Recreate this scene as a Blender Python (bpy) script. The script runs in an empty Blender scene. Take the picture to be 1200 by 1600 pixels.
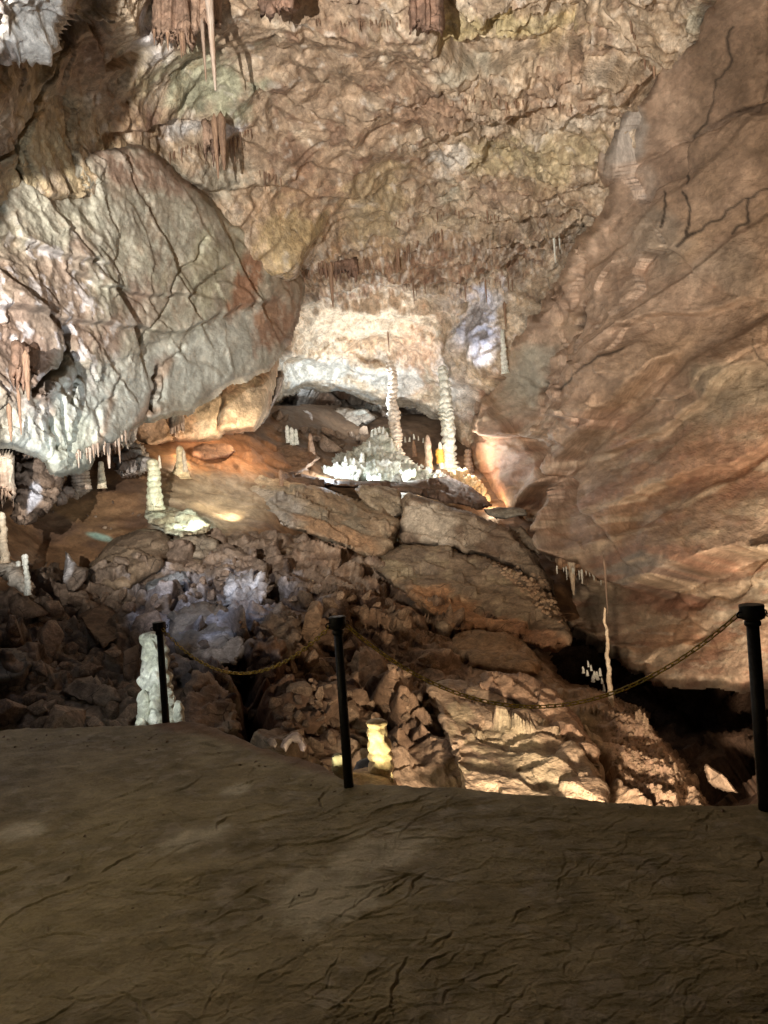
import bpy, bmesh, math, random
import numpy as np
from mathutils import Vector, Matrix

random.seed(7)
rng = np.random.default_rng(11)
scene = bpy.context.scene
COL = scene.collection
F0 = 1155.0
ROLL = math.radians(4.0)
CAM = np.array([0.0, 0.0, 1.6])
RV = np.array([math.cos(ROLL), 0, -math.sin(ROLL)])
UV_ = np.array([math.sin(ROLL), 0, math.cos(ROLL)])
FV = np.array([0.0, 1.0, 0.0])

def unproj(px, py, d):
    px = np.asarray(px, float); py = np.asarray(py, float); d = np.asarray(d, float)
    return CAM + d[..., None]*(((px-600)/F0)[..., None]*RV + ((800-py)/F0)[..., None]*UV_ + FV)
def at(px, py, d): return Vector(unproj(px, py, d).tolist())

# ------------------------------------------------------------- noise
def _h(ix, iy, iz, s):
    n = ix.astype(np.uint32)*np.uint32(374761393)+iy.astype(np.uint32)*np.uint32(668265263)+iz.astype(np.uint32)*np.uint32(2147483647)+np.uint32((s*1274126177) & 0xffffffff)
    n = (n ^ (n >> np.uint32(15)))*np.uint32(2246822519)
    n = (n ^ (n >> np.uint32(13)))*np.uint32(3266489917)
    return n ^ (n >> np.uint32(16))
def _grad(h, x, y, z):
    gx = (h & np.uint32(1023)).astype(np.float32)/511.5-1
    gy = ((h >> np.uint32(10)) & np.uint32(1023)).astype(np.float32)/511.5-1
    gz = ((h >> np.uint32(20)) & np.uint32(1023)).astype(np.float32)/511.5-1
    return gx*x+gy*y+gz*z
def perlin(P, s=0):
    i = np.floor(P); f = (P-i).astype(np.float32); i = i.astype(np.int32)
    w = f*f*f*(f*(f*6-15)+10)
    r = 0
    for a in (0, 1):
        for b in (0, 1):
            for c in (0, 1):
                g = _grad(_h(i[..., 0]+a, i[..., 1]+b, i[..., 2]+c, s), f[..., 0]-a, f[..., 1]-b, f[..., 2]-c)
                k = (w[..., 0] if a else 1-w[..., 0])*(w[..., 1] if b else 1-w[..., 1])*(w[..., 2] if c else 1-w[..., 2])
                r = r+g*k
    return r*1.3
def fbm(P, sc=1.0, o=4, s=0, gain=0.5):
    r = 0; a = 1.0; Q = P/sc
    for k in range(o):
        r = r+a*perlin(Q+k*17.3, s+k); Q = Q*2.03; a *= gain
    return r
def ridged(P, sc=1.0, o=4, s=0, gain=0.5):
    r = 0; a = 1.0; Q = P/sc
    for k in range(o):
        n = 1-np.abs(perlin(Q+k*9.1, s+k))*2; r = r+a*n*np.abs(n); Q = Q*2.1; a *= gain
    return r-0.5
def worley(P, sc=1.0, s=0):
    Q = P/sc
    i = np.floor(Q).astype(np.int32); f = (Q-i).astype(np.float32)
    sh = Q.shape[:-1]
    F1 = np.full(sh, 9.0, np.float32); F2 = F1.copy(); ID = np.zeros(sh, np.uint32); D = np.zeros(Q.shape, np.float32)
    for a in (-1, 0, 1):
        for b in (-1, 0, 1):
            for c in (-1, 0, 1):
                h = _h(i[..., 0]+a, i[..., 1]+b, i[..., 2]+c, s)
                k = np.float32(1/1023); ox = (h & np.uint32(1023)).astype(np.float32)*k; oy = ((h >> np.uint32(10)) & np.uint32(1023)).astype(np.float32)*k; oz = ((h >> np.uint32(20)) & np.uint32(1023)).astype(np.float32)*k
                dx = f[..., 0]-a-ox; dy = f[..., 1]-b-oy; dz = f[..., 2]-c-oz
                d = dx*dx+dy*dy+dz*dz
                m = d < F1
                F2 = np.where(m, F1, np.minimum(F2, d))
                F1 = np.where(m, d, F1); ID = np.where(m, h, ID)
                D[..., 0] = np.where(m, dx, D[..., 0]); D[..., 1] = np.where(m, dy, D[..., 1]); D[..., 2] = np.where(m, dz, D[..., 2])
    return np.sqrt(F1), np.sqrt(F2), ID, D
def warp(P, sc, amp, s=50, o=2):
    return P+amp*np.stack([fbm(P, sc, o, s), fbm(P, sc, o, s+11), fbm(P, sc, o, s+23)], -1)
def facets(P, sc, slope=0.5, s=0, off=0.25):
    """broken rock faces: every cell is a plane of its own tilt"""
    F1, F2, ID, D = worley(P, sc, s)
    g = np.stack([(_h(ID.astype(np.int64), ID.astype(np.int64)*3, ID.astype(np.int64)*7, k) & np.uint32(1023))/511.5-1 for k in (1, 2, 3)], -1)
    h = (D*g).sum(-1)*sc*slope+g[..., 0]*g[..., 1]*off*sc
    return h, F2-F1, ID
def lumps(P, sc, slope=0.5, s=0, dome=.35, w=.3):
    """boulders pressed into a slope: tilted faces that meet in valleys"""
    F1, F2, ID, D = worley(P, sc, s)
    g = np.stack([(_h(ID.astype(np.int64), ID.astype(np.int64)*3, ID.astype(np.int64)*7, k) & np.uint32(1023))/511.5-1 for k in (1, 2, 3)], -1)
    e = F2-F1
    return ((D*g).sum(-1)*sc*slope+dome*sc*(.6+.4*g[..., 0]))*sstep(0, w, e), e, ID
def saw(P, ang, sp, wv=.7, s=0, cell=0.0, csc=None, drop=.1, fy=2.0):
    """overlapping plates: slow rise, sharp drop; broken up cell by cell"""
    a = math.radians(ang); B = -math.sin(a)*RV+math.cos(a)*UV_
    t = (P@B)/sp+(P@FV)/(sp*fy)+wv*fbm(P, sp*3, 4, s)
    if cell:
        F1, F2, ID, D = worley(warp(P, csc or sp*2, sp*.5, s+5), csc or sp*2.2, s+3); t = t+(ID & np.uint32(255))/255.0*cell
    f = t-np.floor(t); v = np.where(f < 1-drop, f/(1-drop), (1-f)/drop)
    return (v-.5)*(.55+.9*np.clip(fbm(P, sp*2.2, 2, s+9)+.3, 0, 1))
def crack(e, w): return -np.clip(1-e/w, 0, 1)
def aniso(P, ang, lo, sh, mid=None):
    a = math.radians(ang); A = math.cos(a)*RV+math.sin(a)*UV_; B = -math.sin(a)*RV+math.cos(a)*UV_
    return np.stack([P@A/lo, P@B/sh, P@FV/(mid or sh*2)], -1)
def sstep(a, b, x):
    t = np.clip((x-a)/(b-a), 0, 1); return t*t*(3-2*t)
def terrace(x, n, k=0.25):
    y = x*n; f = np.floor(y); t = y-f
    return (f+sstep(0.5-k, 0.5+k, t))/n
# ------------------------------------------------------------- 2D helpers over the pixel-parametrised sheets
def polysd(U, V, poly, closed=True):
    p = np.array(poly, float); n = len(p); best = np.full(U.shape, 1e9); ins = np.zeros(U.shape, bool)
    for k in range(n if closed else n-1):
        a = p[k]; b = p[(k+1) % n]; e = b-a
        t = np.clip(((U-a[0])*e[0]+(V-a[1])*e[1])/(e@e+1e-9), 0, 1)
        d = (U-a[0]-t*e[0])**2+(V-a[1]-t*e[1])**2
        best = np.minimum(best, d)
        if closed:
            c = ((a[1] > V) != (b[1] > V)) & (U < (b[0]-a[0])*(V-a[1])/(b[1]-a[1]+1e-12)+a[0])
            ins ^= c
    d = np.sqrt(best)
    return np.where(ins, d, -d) if closed else d
def side(U, V, line):
    """signed distance to an open polyline (positive below a left-to-right line) and a fade past its ends"""
    p = np.array(line, float); best = np.full(U.shape, 1e9); S = np.zeros(U.shape); B = np.zeros(U.shape); n = len(p)-1
    for k in range(n):
        a = p[k]; b = p[k+1]; e = b-a; L = math.hypot(*e)+1e-9
        tr = ((U-a[0])*e[0]+(V-a[1])*e[1])/(L*L); t = np.clip(tr, 0, 1)
        d = (U-a[0]-t*e[0])**2+(V-a[1]-t*e[1])**2
        c = (e[0]*(V-a[1])-e[1]*(U-a[0]))/L
        m = d < best
        bey = np.zeros(U.shape)
        if k == 0: bey = np.where(tr < 0, -tr*L, bey)
        if k == n-1: bey = np.where(tr > 1, (tr-1)*L, bey)
        sv = np.where(bey > 0, c, np.sign(c)*np.sqrt(d))
        best = np.where(m, d, best); S = np.where(m, sv, S); B = np.where(m, bey, B)
    return S, np.exp(-(B/22)**2)
def blob(U, V, cx, cy, rx, ry, ang=0, soft=0.5, N=None, na=0.5):
    a = math.radians(ang); x = (U-cx)*math.cos(a)-(V-cy)*math.sin(a); y = (U-cx)*math.sin(a)+(V-cy)*math.cos(a)
    r = np.sqrt((x/rx)**2+(y/ry)**2)
    if N is not None: r = r+N*na
    return 1-sstep(1-soft, 1+soft, r)
def fract_line(pts, rough=0.06, it=3, seed=0, closed=True):
    r = random.Random(seed); p = [tuple(q) for q in pts]
    for k in range(it):
        q = []
        n = len(p)
        for i in range(n if closed else n-1):
            a = p[i]; b = p[(i+1) % n]; dx = b[0]-a[0]; dy = b[1]-a[1]
            j = r.uniform(-rough, rough)
            q += [a, ((a[0]+b[0])/2-dy*j, (a[1]+b[1])/2+dx*j)]
        if not closed: q.append(p[-1])
        p = q
    return p
class TPS:
    def __init__(s, c):
        c = np.array(c, float); s.x = c[:, :2]/400.0; v = 1.0/c[:, 2]; n = len(c)
        K = s.k(s.x[:, None]-s.x[None]); K += np.eye(n)*1e-4
        Q = np.c_[np.ones(n), s.x]
        A = np.zeros((n+3, n+3)); A[:n, :n] = K; A[:n, n:] = Q; A[n:, :n] = Q.T
        s.w = np.linalg.lstsq(A, np.r_[v, 0, 0, 0], rcond=1e-9)[0]; s.lo = v.min()*0.8; s.hi = v.max()*1.25
    @staticmethod
    def k(d):
        r2 = (d**2).sum(-1)+1e-12; return 0.5*r2*np.log(r2)
    def __call__(s, U, V):
        X = np.stack([U, V], -1)/400.0; r = s.w[-3]+s.w[-2]*X[..., 0]+s.w[-1]*X[..., 1]
        for i in range(len(s.x)): r = r+s.w[i]*s.k(X-s.x[i])
        return 1.0/np.clip(r, s.lo, s.hi)

# ------------------------------------------------------------- mesh output
def mk_mesh(name, verts, faces, col=None, smooth=True, mat=None):
    me = bpy.data.meshes.new(name)
    verts = np.asarray(verts, np.float32); faces = np.asarray(faces, np.int32)
    me.vertices.add(len(verts)); me.vertices.foreach_set('co', verts.ravel())
    k = faces.shape[1]
    me.loops.add(faces.size); me.loops.foreach_set('vertex_index', faces.ravel())
    me.polygons.add(len(faces)); me.polygons.foreach_set('loop_start', np.arange(0, faces.size, k, dtype=np.int32))
    me.update(calc_edges=True); me.validate()
    me.polygons.foreach_set('use_smooth', np.full(len(me.polygons), smooth))
    if col is not None:
        at_ = me.color_attributes.new('tint', 'FLOAT_COLOR', 'POINT')
        at_.data.foreach_set('color', np.c_[np.asarray(col).reshape(-1, 3), np.ones(len(verts))].astype(np.float32).ravel())
    if mat: me.materials.append(mat)
    return me
def link(name, me, parent=None, loc=None):
    o = bpy.data.objects.new(name, me); COL.objects.link(o)
    if loc is not None: o.location = loc
    if parent: o.parent = parent
    return o
def tag(o, label=None, cat=None, group=None, kind=None):
    if label: o['label'] = label
    if cat: o['category'] = cat
    if group: o['group'] = group
    if kind: o['kind'] = kind
    return o
def gridfaces(nr, nc, keep=None):
    i = np.arange(nr*nc).reshape(nr, nc)
    f = np.stack([i[:-1, :-1], i[1:, :-1], i[1:, 1:], i[:-1, 1:]], -1)
    if keep is not None: f = f[keep]
    return f.reshape(-1, 4)
def normals(P):
    du = np.gradient(P, axis=1); dv = np.gradient(P, axis=0)
    n = np.cross(du, dv); n /= np.linalg.norm(n, axis=-1, keepdims=True)+1e-9
    s = np.sign(((CAM-P)*n).sum(-1)); s[s == 0] = 1
    return n*s[..., None]
def compact(verts, faces, col):
    used = np.unique(faces); m = np.full(len(verts), -1); m[used] = np.arange(len(used))
    return verts[used], m[faces], (col[used] if col is not None else None)

def axis(a, b, step, lo, hi, k=5):
    r = [a]
    while r[-1] < b: r.append(r[-1]+(step if lo < r[-1] < hi else step*k))
    return np.array(r)
def sheet(name, poly, ctrl, step, disp, paint, mat, curl=(14, 0.6), margin=16, back=3.0, en=5, edge_sc=1.5, rough=0.05, bbox=None, seed=0, domf=None):
    """a wall of rock: control depths, real relief, and edges that roll back into depth"""
    poly = fract_line(poly, rough, 3, seed)
    pa = np.array(poly); x0, y0 = pa.min(0)-margin; x1, y1 = pa.max(0)+margin
    if bbox: x0 = max(x0, bbox[0]); y0 = max(y0, bbox[1]); x1 = min(x1, bbox[2]); y1 = min(y1, bbox[3])
    gu = axis(x0, x1, step, -30, 1230); gv = axis(y0, y1, step, -30, 1300); nc = len(gu); nr = len(gv)
    U, V = np.meshgrid(gu, gv)
    T = TPS(ctrl); D = T(U, V); P = unproj(U, V, D)
    sd = polysd(U, V, poly)+fbm(P, edge_sc, 4, 91+seed)*en
    r, c = curl
    t = np.clip(1-sd/r, 0, 1)
    D2 = D+c*(1-np.sqrt(np.clip(1-t*t, 0, 1)))+np.clip(-sd, 0, margin)/margin*back
    P = unproj(U, V, D2)
    N = normals(P); vd = CAM-P; vd /= np.linalg.norm(vd, axis=-1, keepdims=True); N = N*.35+vd*.65; N /= np.linalg.norm(N, axis=-1, keepdims=True)
    ok = sd > -margin; h = np.zeros(U.shape); C = np.zeros(U.shape+(3,))
    h[ok] = disp(P[ok], U[ok], V[ok])
    att = 1-0.6*t
    P2 = P+N*(h*att)[..., None]
    C[ok] = paint(P[ok], U[ok], V[ok], h[ok])
    keep = ok[:-1, :-1] & ok[1:, :-1] & ok[1:, 1:] & ok[:-1, 1:]
    G = gridfaces(nr, nc, keep); v, f, cc = compact(P2.reshape(-1, 3), G, C.reshape(-1, 3))
    me = mk_mesh(name, v, f, cc, True, mat)
    if domf:
        dm, _, _ = compact((domf(U, V, D)+N*h[..., None]).reshape(-1, 3), G, None)
        me.attributes.new('dom', 'FLOAT_VECTOR', 'POINT').data.foreach_set('vector', dm.astype(np.float32).ravel())
    return link(name, me)

def block(name, outline, ctrl, thick, disp, paint, mat, step=3.0, r=14, seed=0, rough=0.05, top=None):
    """a closed boulder: real thickness, bevelled rim, shared boundary"""
    poly = fract_line(outline, rough, 3, seed); pa = np.array(poly)
    x0, y0 = pa.min(0)-step*2; x1, y1 = pa.max(0)+step*2
    nc = int((x1-x0)/step)+1; nr = int((y1-y0)/step)+1
    U, V = np.meshgrid(np.linspace(x0, x1, nc), np.linspace(y0, y1, nr))
    sd = polysd(U, V, poly)
    ins = sd > 0
    keep = ins[:-1, :-1] | ins[1:, :-1] | ins[1:, 1:] | ins[:-1, 1:]
    # snap outside corners onto the outline
    gy, gx = np.gradient(sd, V[1, 0]-V[0, 0], U[0, 1]-U[0, 0]); g = np.sqrt(gx*gx+gy*gy)+1e-6
    out = ~ins
    U = np.where(out, U-gx/g*sd, U); V = np.where(out, V-gy/g*sd, V)
    sd = np.where(out, 0, sd)
    D = TPS(ctrl)(U, V) if len(ctrl) > 1 else np.full(U.shape, float(ctrl[0][2]))
    pr = np.sqrt(np.clip(1-(1-np.clip(sd/r, 0, 1))**2, 0, 1))
    Pf = unproj(U, V, D+thick/2*(1-pr)); Pb = unproj(U, V, D+thick/2+thick/2*pr)
    Nf = normals(Pf); Nb = -normals(Pb)
    ed = np.clip(sd/(step*1.5), 0, 1)[..., None]
    C0 = unproj(pa[:, 0].mean(), pa[:, 1].mean(), D.mean()+thick/2)
    hf = disp(Pf, U, V); hb = disp(Pb, U, V)
    n2 = Pf-C0; n2 /= np.linalg.norm(n2, axis=-1, keepdims=True)
    Pf2 = Pf+(Nf*ed+n2*(1-ed))*hf[..., None]; Pb2 = Pb+(Nb*ed+n2*(1-ed))*np.where(sd > 0, hb, hf)[..., None]
    Cf = paint(Pf, U, V, hf)
    F = gridfaces(nr, nc, keep)
    n = nr*nc
    bm = (sd <= 0).ravel()
    idx = np.arange(n)+n; idx[bm] = np.arange(n)[bm]
    Fb = idx[F][:, ::-1]
    v, f, c = compact(np.r_[Pf2.reshape(-1, 3), Pb2.reshape(-1, 3)], np.r_[F, Fb], np.r_[Cf.reshape(-1, 3), Cf.reshape(-1, 3)])
    o = v.mean(0); o[2] = v[:, 2].min()
    return link(name, mk_mesh(name, v-o, f, c, True, mat), loc=o)

# ------------------------------------------------------------- materials
def rock_mat(name, attr=True, base=(0.3, 0.2, 0.14), base2=None, sc=3.0, bump=0.35, rough=0.72, spec=0.3, dist=0.03, var=0.35, rnd=0.0, fine=22, crk=1.0, dom=False):
    m = bpy.data.materials.new(name); m.use_nodes = True; nt = m.node_tree; N = nt.nodes; L = nt.links
    b = N['Principled BSDF']; b.inputs['Roughness'].default_value = rough; b.inputs['Specular IOR Level'].default_value = spec
    tc = N.new('ShaderNodeTexCoord'); co = tc.outputs['Object']
    if dom:
        da = N.new('ShaderNodeAttribute'); da.attribute_name = 'dom'; co = da.outputs['Vector']
    def noise(s, d=6, r=0.6, dis=0.0):
        n = N.new('ShaderNodeTexNoise'); n.inputs['Scale'].default_value = s; n.inputs['Detail'].default_value = d
        n.inputs['Roughness'].default_value = r; n.inputs['Distortion'].default_value = dis; L.new(co, n.inputs['Vector']); return n.outputs['Fac']
    n1 = noise(sc, 5, 0.65, 0.4); n2 = noise(fine, 3, 0.7)
    wv = N.new('ShaderNodeVectorMath'); wv.operation = 'MULTIPLY_ADD'; nw = N.new('ShaderNodeTexNoise'); nw.inputs['Scale'].default_value = sc*.8; nw.inputs['Detail'].default_value = 5; L.new(co, nw.inputs['Vector'])
    L.new(nw.outputs['Color'], wv.inputs[0]); wv.inputs[1].default_value = (1.0/sc,)*3; L.new(co, wv.inputs[2])
    def cracks(s, w):
        v_ = N.new('ShaderNodeTexVoronoi'); v_.feature = 'DISTANCE_TO_EDGE'; v_.inputs['Scale'].default_value = s; L.new(wv.outputs[0], v_.inputs['Vector'])
        r_ = N.new('ShaderNodeMapRange'); r_.inputs[1].default_value = 0; r_.inputs[2].default_value = w; r_.inputs[3].default_value = 0; r_.inputs[4].default_value = 1; L.new(v_.outputs['Distance'], r_.inputs[0]); return r_.outputs[0]
    ck = cracks(sc*.38, .016)
    msk = noise(sc*.35, 3, .5)
    if attr:
        a = N.new('ShaderNodeVertexColor'); a.layer_name = 'tint'; c = a.outputs['Color']
    else:
        mx = N.new('ShaderNodeMix'); mx.data_type = 'RGBA'; mx.inputs[6].default_value = (*base, 1); mx.inputs[7].default_value = (*(base2 or tuple(x*0.6 for x in base)), 1)
        r = N.new('ShaderNodeMapRange'); r.inputs[1].default_value = 0.35; r.inputs[2].default_value = 0.65; L.new(noise(sc*0.4, 6, 0.6, 0.8), r.inputs[0]); L.new(r.outputs[0], mx.inputs[0]); c = mx.outputs[2]
    def mr(src, a0, a1, b0, b1):
        r = N.new('ShaderNodeMapRange'); r.inputs[1].default_value = a0; r.inputs[2].default_value = a1; r.inputs[3].default_value = b0; r.inputs[4].default_value = b1; L.new(src, r.inputs[0]); return r.outputs[0]
    mul = N.new('ShaderNodeMath'); mul.operation = 'MULTIPLY'; L.new(mr(n1, 0.3, 0.7, 1-var, 1+var), mul.inputs[0]); L.new(mr(n2, 0.3, 0.7, 1-var*0.6, 1+var*0.6), mul.inputs[1])
    v = mul.outputs[0]
    def comb(v, c_, k, lo, hi):
        a_ = mr(msk, lo, hi, 0, k); i_ = N.new('ShaderNodeMath'); i_.operation = 'SUBTRACT'; i_.inputs[0].default_value = 1; L.new(c_, i_.inputs[1])
        p_ = N.new('ShaderNodeMath'); p_.operation = 'MULTIPLY'; L.new(a_, p_.inputs[0]); L.new(i_.outputs[0], p_.inputs[1])
        q_ = N.new('ShaderNodeMath'); q_.operation = 'SUBTRACT'; q_.inputs[0].default_value = 1; L.new(p_.outputs[0], q_.inputs[1])
        z_ = N.new('ShaderNodeMath'); z_.operation = 'MULTIPLY'; L.new(v, z_.inputs[0]); L.new(q_.outputs[0], z_.inputs[1]); return z_.outputs[0]
    v = comb(v, ck, crk*.8, .50, .62)
    pt = noise(sc*2.2, 5, .7, .3); m3 = N.new('ShaderNodeMath'); m3.operation = 'MULTIPLY'; L.new(v, m3.inputs[0]); L.new(mr(pt, .47, .54, 1-var*.4, 1+var*.45), m3.inputs[1]); v = m3.outputs[0]
    if rnd:
        oi = N.new('ShaderNodeObjectInfo'); m2 = N.new('ShaderNodeMath'); m2.operation = 'MULTIPLY'; L.new(v, m2.inputs[0]); L.new(mr(oi.outputs['Random'], 0, 1, 1-rnd, 1+rnd), m2.inputs[1]); v = m2.outputs[0]
    vm = N.new('ShaderNodeVectorMath'); vm.operation = 'SCALE'; L.new(c, vm.inputs[0]); L.new(v, vm.inputs['Scale']); L.new(vm.outputs[0], b.inputs['Base Color'])
    L.new(mr(n1, 0.3, 0.7, rough+0.1, rough-0.15), b.inputs['Roughness'])
    ad = N.new('ShaderNodeMath'); ad.operation = 'MULTIPLY_ADD'; L.new(n2, ad.inputs[0]); ad.inputs[1].default_value = 0.6; a3 = N.new('ShaderNodeMath'); a3.operation = 'MULTIPLY_ADD'; L.new(pt, a3.inputs[0]); a3.inputs[1].default_value = .5; L.new(n1, a3.inputs[2]); L.new(a3.outputs[0], ad.inputs[2])
    bp = N.new('ShaderNodeBump'); bp.inputs['Strength'].default_value = bump; bp.inputs['Distance'].default_value = dist*4; L.new(ad.outputs[0], bp.inputs['Height']); L.new(bp.outputs[0], b.inputs['Normal'])
    return m
def simple_mat(name, c, rough=0.5, metal=0.0, sc=30, var=0.3, bump=0.15):
    m = rock_mat(name, False, c, tuple(x*0.7 for x in c), sc, bump, rough, 0.4, 0.002, var, 0, sc*6, 0.0)
    m.node_tree.nodes['Principled BSDF'].inputs['Metallic'].default_value = metal
    return m

def mixc(A, B, m): return A*(1-m[..., None])+np.asarray(B, float)*m[..., None]
def flat(U, c): return np.zeros(U.shape+(3,))+np.asarray(c, float)
# ================================================================= palette (linear albedo)
brown = (.355, .27, .185); dkbr = (.15, .09, .06); red = (.34, .155, .085); yel = (.43, .36, .22); cream = (.52, .42, .31)
grey = (.33, .32, .28); gg = (.37, .37, .30); pale = (.56, .56, .52); white = (.78, .76, .70); mud = (.20, .12, .07); orange = (.46, .25, .12)
M_rock = rock_mat('cave_rock', True, sc=1.4, bump=0.5, dist=0.05, var=0.36, fine=9, crk=.5)
M_smooth = rock_mat('smooth_cave_rock', True, sc=1.2, bump=0.4, dist=0.04, var=0.26, fine=9, crk=.12, dom=True)
M_near = rock_mat('near_rock', True, sc=2.5, bump=0.5, dist=0.03, var=0.33, fine=16)
M_mud = rock_mat('mud', True, sc=1.6, bump=0.35, dist=0.03, var=0.25, rough=0.6, fine=14, crk=.25)
M_floor = rock_mat('trowelled_mud', True, sc=5, bump=0.4, dist=0.008, var=0.2, rough=0.7, fine=60, crk=0.15)

# ================================================================= ceiling and back wall
ceil_poly = [(-500, -420), (1500, -420), (1500, 400), (1250, 640), (900, 900), (800, 840), (742, 745), (712, 690), (700, 655), (640, 627), (600, 628), (560, 612), (520, 604), (480, 600), (440, 606), (415, 640), (390, 560), (380, 500), (330, 420), (270, 350), (200, 310), (100, 315), (-20, 330), (-500, 330)]
ceil_ctrl = [(-500, -420, 8), (300, -420, 11), (1000, -420, 10.5), (1500, -420, 9), (0, 0, 13), (60, 250, 15.6), (160, 225, 18.6), (-200, 235, 11.2), (0, 275, 14.9), (210, 60, 17), (600, 0, 19), (1000, 0, 17), (1250, 0, 15), (300, 220, 23), (560, 200, 25), (820, 200, 25), (600, 330, 31), (420, 330, 27),
             (900, 350, 29), (470, 415, 33), (700, 415, 36), (860, 440, 35), (470, 470, 40), (600, 470, 42), (740, 470, 41), (560, 540, 46), (450, 560, 45), (640, 560, 47), (700, 560, 44), (760, 560, 40),
             (560, 605, 47), (450, 600, 46), (690, 640, 47), (740, 640, 46), (770, 720, 44), (850, 600, 40), (1000, 500, 34), (300, 400, 26), (385, 362, 27.0), (310, 298, 24.0), (445, 412, 30.6), (100, 315, 16.5), (-200, 300, 11.8), (-500, 330, 9), (400, 560, 40), (900, 900, 36), (1500, 400, 20)]
def n2(P, sc, s=3, o=4): return fbm(P, sc, o, s)
def ceil_disp(P, U, V):
    W = warp(P, 3.0, 1.0, 31)
    nz = fbm(P, 2.5, 3, 5)
    mD = blob(U, V, 520, 190, 190, 300, 20, 0.35, nz, 0.4)
    mB = blob(U, V, 850, 190, 210, 300, 0, 0.3, nz, 0.4)
    mA = blob(U, V, 580, 570, 190, 100, 0, 0.3, nz, 0.3)
    mF = blob(U, V, 650, 425, 250, 55, 4, 0.4, nz, 0.3)
    mL = 1-sstep(200, 260, U+nz*20)*1.0
    h = 1.3*fbm(P, 7, 3, 1)+(0.28-.16*mD)*fbm(W, 2.2, 5, 2, .42)+.55*ridged(warp(P, 4, 1.2, 81), 5, 2, 82, .4)
    h += (.10+.38*mD)*saw(P, 50, 1.5, 1.0, 83, .7, 3.5)+.25*mB*saw(P, -8, 1.8, 1.0, 84, .9, 2.6)+(.16-.1*mD)*saw(P, 20, .8, 1.0, 85, .8, 1.6)
    st = fbm(aniso(W, 52, 6, 0.7), 1, 4, 7); h += (0.34*mD+0.08)*st+0.14*mD*(terrace(st, 4, 0.12)-st)
    fc, e, _ = facets(warp(P, 1.2, 0.5, 61), 1.9, 0.55, 9); h += (0.25+0.75*mB-0.2*mD)*fc+(0.06+0.14*mB)*crack(e, 0.10)
    fc2, e2, _ = facets(warp(P, 0.5, 0.25, 66), 0.75, 0.7, 12); h += (0.06+0.5*mB+0.08*mL-0.05*mD)*fc2
    h += (0.07+0.16*mB)*(1-.8*mD)*ridged(W, 1.0, 4, 14)
    dr = fbm(aniso(P, 92, 3.2, 0.25, 0.7), 1, 3, 17); h += (0.30*mF+0.03)*dr+0.15*mF*np.abs(dr)
    sa = fbm(aniso(W, 10, 5, 1.0), 1, 3, 27); h += 0.4*mA*terrace(sa, 3, 0.15)
    h += (0.04+.05*mB)*fbm(P, 0.35, 3, 19, .7)
    # ledges: the lip above the alcove, the crease left of the yellow blocks, the slanting line at the top
    k = P[..., 1]/1155
    def ledge(line, amt, w):
        s, fd = side(U, V, line); s = s+fbm(P, 1.2, 3, 71)*7
        return amt*(sstep(-w, w, -s)-0.5)*np.exp(-(s/(w*14))**2)*fd
    h += ledge([(455, 428), (520, 412), (600, 412), (650, 440), (720, 430), (800, 405), (880, 360)], 1.8, 4)
    h += ledge([(240, 255), (330, 300), (420, 290), (540, 300)], 0.7, 4)
    h += ledge([(680, 0), (690, 60), (745, 95), (860, 70), (1000, 110)], -1.2, 5)
    h += ledge([(680, 160), (760, 175), (830, 150), (940, 150), (1010, 120)], 0.9, 4)
    h += ledge([(690, 330), (760, 350), (860, 330), (930, 330)], 0.9, 4)
    h += ledge([(440, 560), (500, 575), (580, 520), (640, 540)], 0.7, 5)
    h += ledge([(200, 205), (270, 195), (380, 200)], 0.5, 3)
    h += ledge([(430, 545), (480, 560), (540, 575), (600, 590), (690, 600)], 0.9, 6)
    # rock of the shaded corner: big slab with the long crack
    c1 = polysd(U, V, fract_line([(110, 20), (100, 80), (70, 130), (55, 175), (20, 225), (-20, 240)], 0.15, 2, 3, False), False)
    h -= 1.3*np.exp(-(c1/2.6)**2)
    c2 = polysd(U, V, fract_line([(20, 225), (22, 260), (35, 290)], 0.15, 2, 4, False), False); h -= 1.1*np.exp(-(c2/2.6)**2)
    h += ledge([(70, 110), (130, 30), (165, 105), (215, 103)], -0.5, 3)
    return h
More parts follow.
